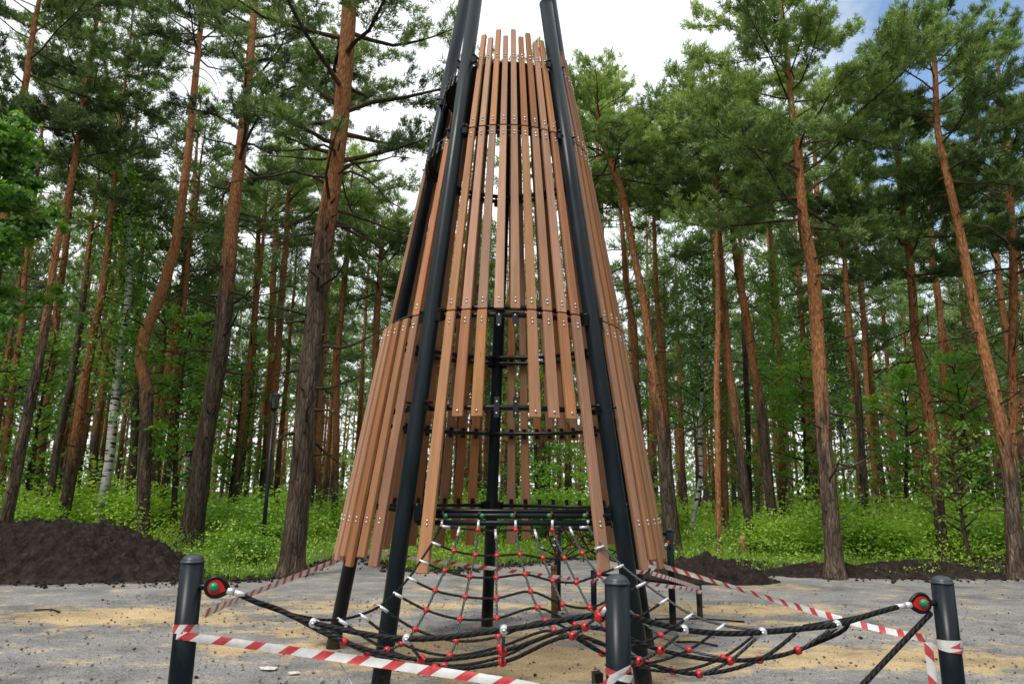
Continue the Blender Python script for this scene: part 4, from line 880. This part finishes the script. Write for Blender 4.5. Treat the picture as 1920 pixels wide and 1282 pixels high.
# far woods
rg=np.random.default_rng(77); b=MB()
for k in range(150):  # unseen trunks of the added ring that blocks low sky light
    a_=rg.uniform(rad(52),rad(308)); d_=rg.uniform(22,42); b.tube([Vector((math.sin(a_)*d_,math.cos(a_)*d_,0)),Vector((math.sin(a_)*d_+rg.normal(0,.3),math.cos(a_)*d_,14))],[.2,.08],6,0,caps=False,attr={'bark':lambda i:[.3,1.0][i],'limb':lambda i:0.0})
for k in range(330):
    Y=rg.uniform(66,105); x=rg.uniform(-85,85); h=rg.uniform(11,16); b.tube([Vector((x,Y,0)),Vector((x+rg.normal(0,.3),Y,h))],[.17,.07],5,0,caps=False,attr={'bark':lambda i:[.3,1.0][i],'limb':lambda i:0.0})
o=b.build('far_woods_trunks',BARK); 
n_=50000; Y=rg.uniform(64,112,n_); x=rg.uniform(-92,92,n_); zc=np.where(rg.random(n_)<.45,rg.uniform(0,6,n_),rg.uniform(5,17,n_)); cl_=np.array([nz(a*.25,c*.3+b_*.05,1,9) for a,b_,c in zip(x[::1],Y,zc)]); keep=(cl_>-.22)|(zc<7); V,t=leaves(np.stack([x,Y,zc],1)[keep],rg.uniform(.22,.5,n_)[keep],(.5+.2*rg.random(n_)+np.where(zc<5,.15,0))[keep],rg)  # raised tones paint haze into the far foliage
# unseen leaf ring behind and beside the camera, added to block low sky light
m2=40000; th=rg.uniform(rad(25),rad(335),m2); r2=rg.uniform(24,44,m2); z2=rg.uniform(0,15,m2); kk2=abs(np.sin(th)*r2)>.86*np.maximum(0,np.cos(th)*r2)+4.0; kk2|=np.cos(th)<-.2; V2,t2=leaves(np.stack([np.sin(th)*r2,np.cos(th)*r2,z2],1)[kk2],rg.uniform(.35,.8,m2)[kk2],(.25+.2*rg.random(m2))[kk2],rg)
V=np.concatenate([V,V2]); t=np.concatenate([t,t2])
wo=tri_obj('far_woods_and_blocker',V,NEEDF,None,t,True); tag(wo,'far off wood reading as one dim green mass behind the trunks, plus unseen light-blocking ring','woods',kind='stuff')
o.name='trunks_mass'; o.parent=wo
# undergrowth
def veg_positions(n_,y0,y1,rng,pw=1.0,xm=1.1):
    Y=y0+(y1-y0)*rng.random(n_)**pw; x=(rng.random(n_)*2-1)*Y*xm+Y*.02; ok=~inside(x,Y)&(((x-mc.x)/3.2)**2+((Y-13.6)/1.65)**2>1)&(((x-4.3)/1.3)**2+((Y-13.4)/.8)**2>1)&~((x>4.2)&(Y<13.6)); ok&=~((x<-5.0)&(Y<13.5)); return x[ok],Y[ok]
rg=np.random.default_rng(88)
x,Y=veg_positions(210000,11.5,30,rg,1.2); k=np.array([nz(a,b_,.55,3)+.5*nz(a,b_,1.7,5) for a,b_ in zip(x,Y)]); hmax=np.clip(.16+1.0*np.maximum(0,k)+.15*(Y>15),.06,1.1)
z=hmax*rg.random(len(x))**.8; keep=rg.random(len(x))<np.clip(.7+1.4*k,.12,1)
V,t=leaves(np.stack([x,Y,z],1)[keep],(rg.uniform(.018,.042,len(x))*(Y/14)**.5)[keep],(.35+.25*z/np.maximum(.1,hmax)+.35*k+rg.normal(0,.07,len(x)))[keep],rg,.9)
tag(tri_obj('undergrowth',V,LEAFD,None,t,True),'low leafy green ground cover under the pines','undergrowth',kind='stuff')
x,Y=veg_positions(60000,28,66,rg,1.0); k=np.array([nz(a,b_,.3,3) for a,b_ in zip(x,Y)]); z=(.5+1.8*np.maximum(0,k+.15))*rg.random(len(x)); V,t=leaves(np.stack([x,Y,z],1),rg.uniform(.09,.18,len(x)),.42+.3*k+rg.normal(0,.08,len(x)),rg,.9)
tag(tri_obj('undergrowth',V,LEAFD,None,t,True),'green undergrowth carpeting the forest floor further back','undergrowth',kind='stuff')
x,Y=veg_positions(90000,11.2,26,rg,1.3); h=rg.uniform(.06,.26,len(x))*(1+.6*(Y>15)); a=rg.uniform(0,6.28,len(x)); w_=.006*(Y/12); bx=np.stack([x,Y,np.zeros(len(x))],1); s_=np.stack([np.cos(a),np.sin(a),0*a],1)*w_[:,None]; tip=bx+np.stack([rg.normal(0,.05,len(x)),rg.normal(0,.05,len(x)),h],1)
V=np.stack([bx-s_,bx+s_,tip],1).reshape(-1,3); k=np.array([nz(a_,b_,.8,6) for a_,b_ in zip(x,Y)]); t=np.repeat(.55+.35*k+rg.normal(0,.08,len(x)),3)
tag(tri_obj('grass',V,GRASSM,None,t),'short bright grass at the edge of the forest','grass',kind='stuff')
# shrubs
SP=[]
for i in range(4):
    rg=np.random.default_rng(600+i); mb=MB(); pos=[];sz=[];tn=[]
    for k in range(16):
        az=k*2.4; L=rg.uniform(.5,1.0); br=limb_pts(np.array([rg.normal(0,.1),rg.normal(0,.1),0]),np.array([math.cos(az)*.5,math.sin(az)*.5,1.0]),L*1.25,5,rg,.25); mb.tube([Vector(q) for q in br],[.012,.01,.008,.006,.004,.003],4,0,caps=False,attr={'bark':lambda i:0.0,'limb':lambda i:1.0})
        B=np.array(br)
        for c in range(8):
            m_=56; cc=B[rg.integers(2,6)]+rg.normal(0,.16,3); p=cc+rg.normal(0,1,(m_,3))*np.array([.17,.17,.09]); pos.append(p); sz.append(rg.uniform(.022,.045,m_)); tn.append(np.full(m_,.5+rg.normal(0,.08))+(p[:,2]-.6)*.18+rg.normal(0,.06,m_))
    V,t=leaves(np.concatenate(pos),np.concatenate(sz),np.concatenate(tn),rg,.7); V[:,2]=np.maximum(V[:,2],.02)
    e=empty('shrub',(0,0,0)); a_=mb.build('stems',BARK,e); c_=tri_obj('foliage',V,LEAFD,e,t,True); SP.append((e,a_,c_))
SHR=[(455,1062,.8,'low leafy shrub beside the left bollard'),(465,1035,1.3,'bright shrub between the crooked pine and the lamp post'),(310,1010,1.5,'tall shrub at the back of the soil heap beside the crooked pine'),(430,1020,1.7,'yellow-green shrub behind the lamp post'),(510,1030,1.5,'shrub between lamp post and the thickest pine'),(225,1015,1.6,'shrub behind the crest of the soil heap'),(60,1020,1.7,'dark shrub behind the soil heap at the left'),(130,1010,1.9,'tall shrub behind the heap under the orange pine'),
(1490,1050,1.2,'dark leafy shrub just left of the thick pine foot'),(1440,1045,1.1,'low shrub between log post and thick pine'),(1640,1058,1.4,'bright shrub right of the thick pine foot'),(1700,1050,1.6,'broad shrub between thick pine and twiggy pine'),(1590,1040,1.6,'tall shrub behind the thick pine'),(1820,1055,1.6,'shrub between twiggy pine and bent pine'),(1880,1050,1.7,'shrub at the foot of the bent pine'),(1745,1040,1.8,'shrub behind the right soil ridge'),(1330,1030,.9,'low grassy shrub left of the log post'),(1080,1025,1.6,'bright shrub seen under the tower beside the wooden stake'),(1010,1020,1.8,'large bright shrub seen through the middle of the tower'),(940,1015,1.7,'shrub behind the rear tower leg'),(1150,1015,1.8,'shrub behind the rear net'),(860,1020,1.5,'shrub seen through the left side of the tower'),(780,1030,1.1,'low shrub by the bend of the path'),(600,1015,1.5,'shrub left of the tower beyond the path'),(1220,1020,1.4,'shrub behind the brownish soil heap')]
for i,(px,py,s,l) in enumerate(SHR):
    e,a_,c_=SP[i%4]; g_=G(px,py)
    if i>=4:
        e2=e.copy(); COL.objects.link(e2)
        for ch in (a_,c_):
            q=ch.copy(); COL.objects.link(q); q.parent=e2
    else: e2=e
    e2.location=(g_.x,g_.y,0); e2.rotation_euler=(0,0,i*1.3); s*=[1,.8,1.15,.9,1.05][i%5]; e2.scale=(s*1.15,s*1.15,s*.8); tag(e2,l,'shrub','shrubs at the forest edge')
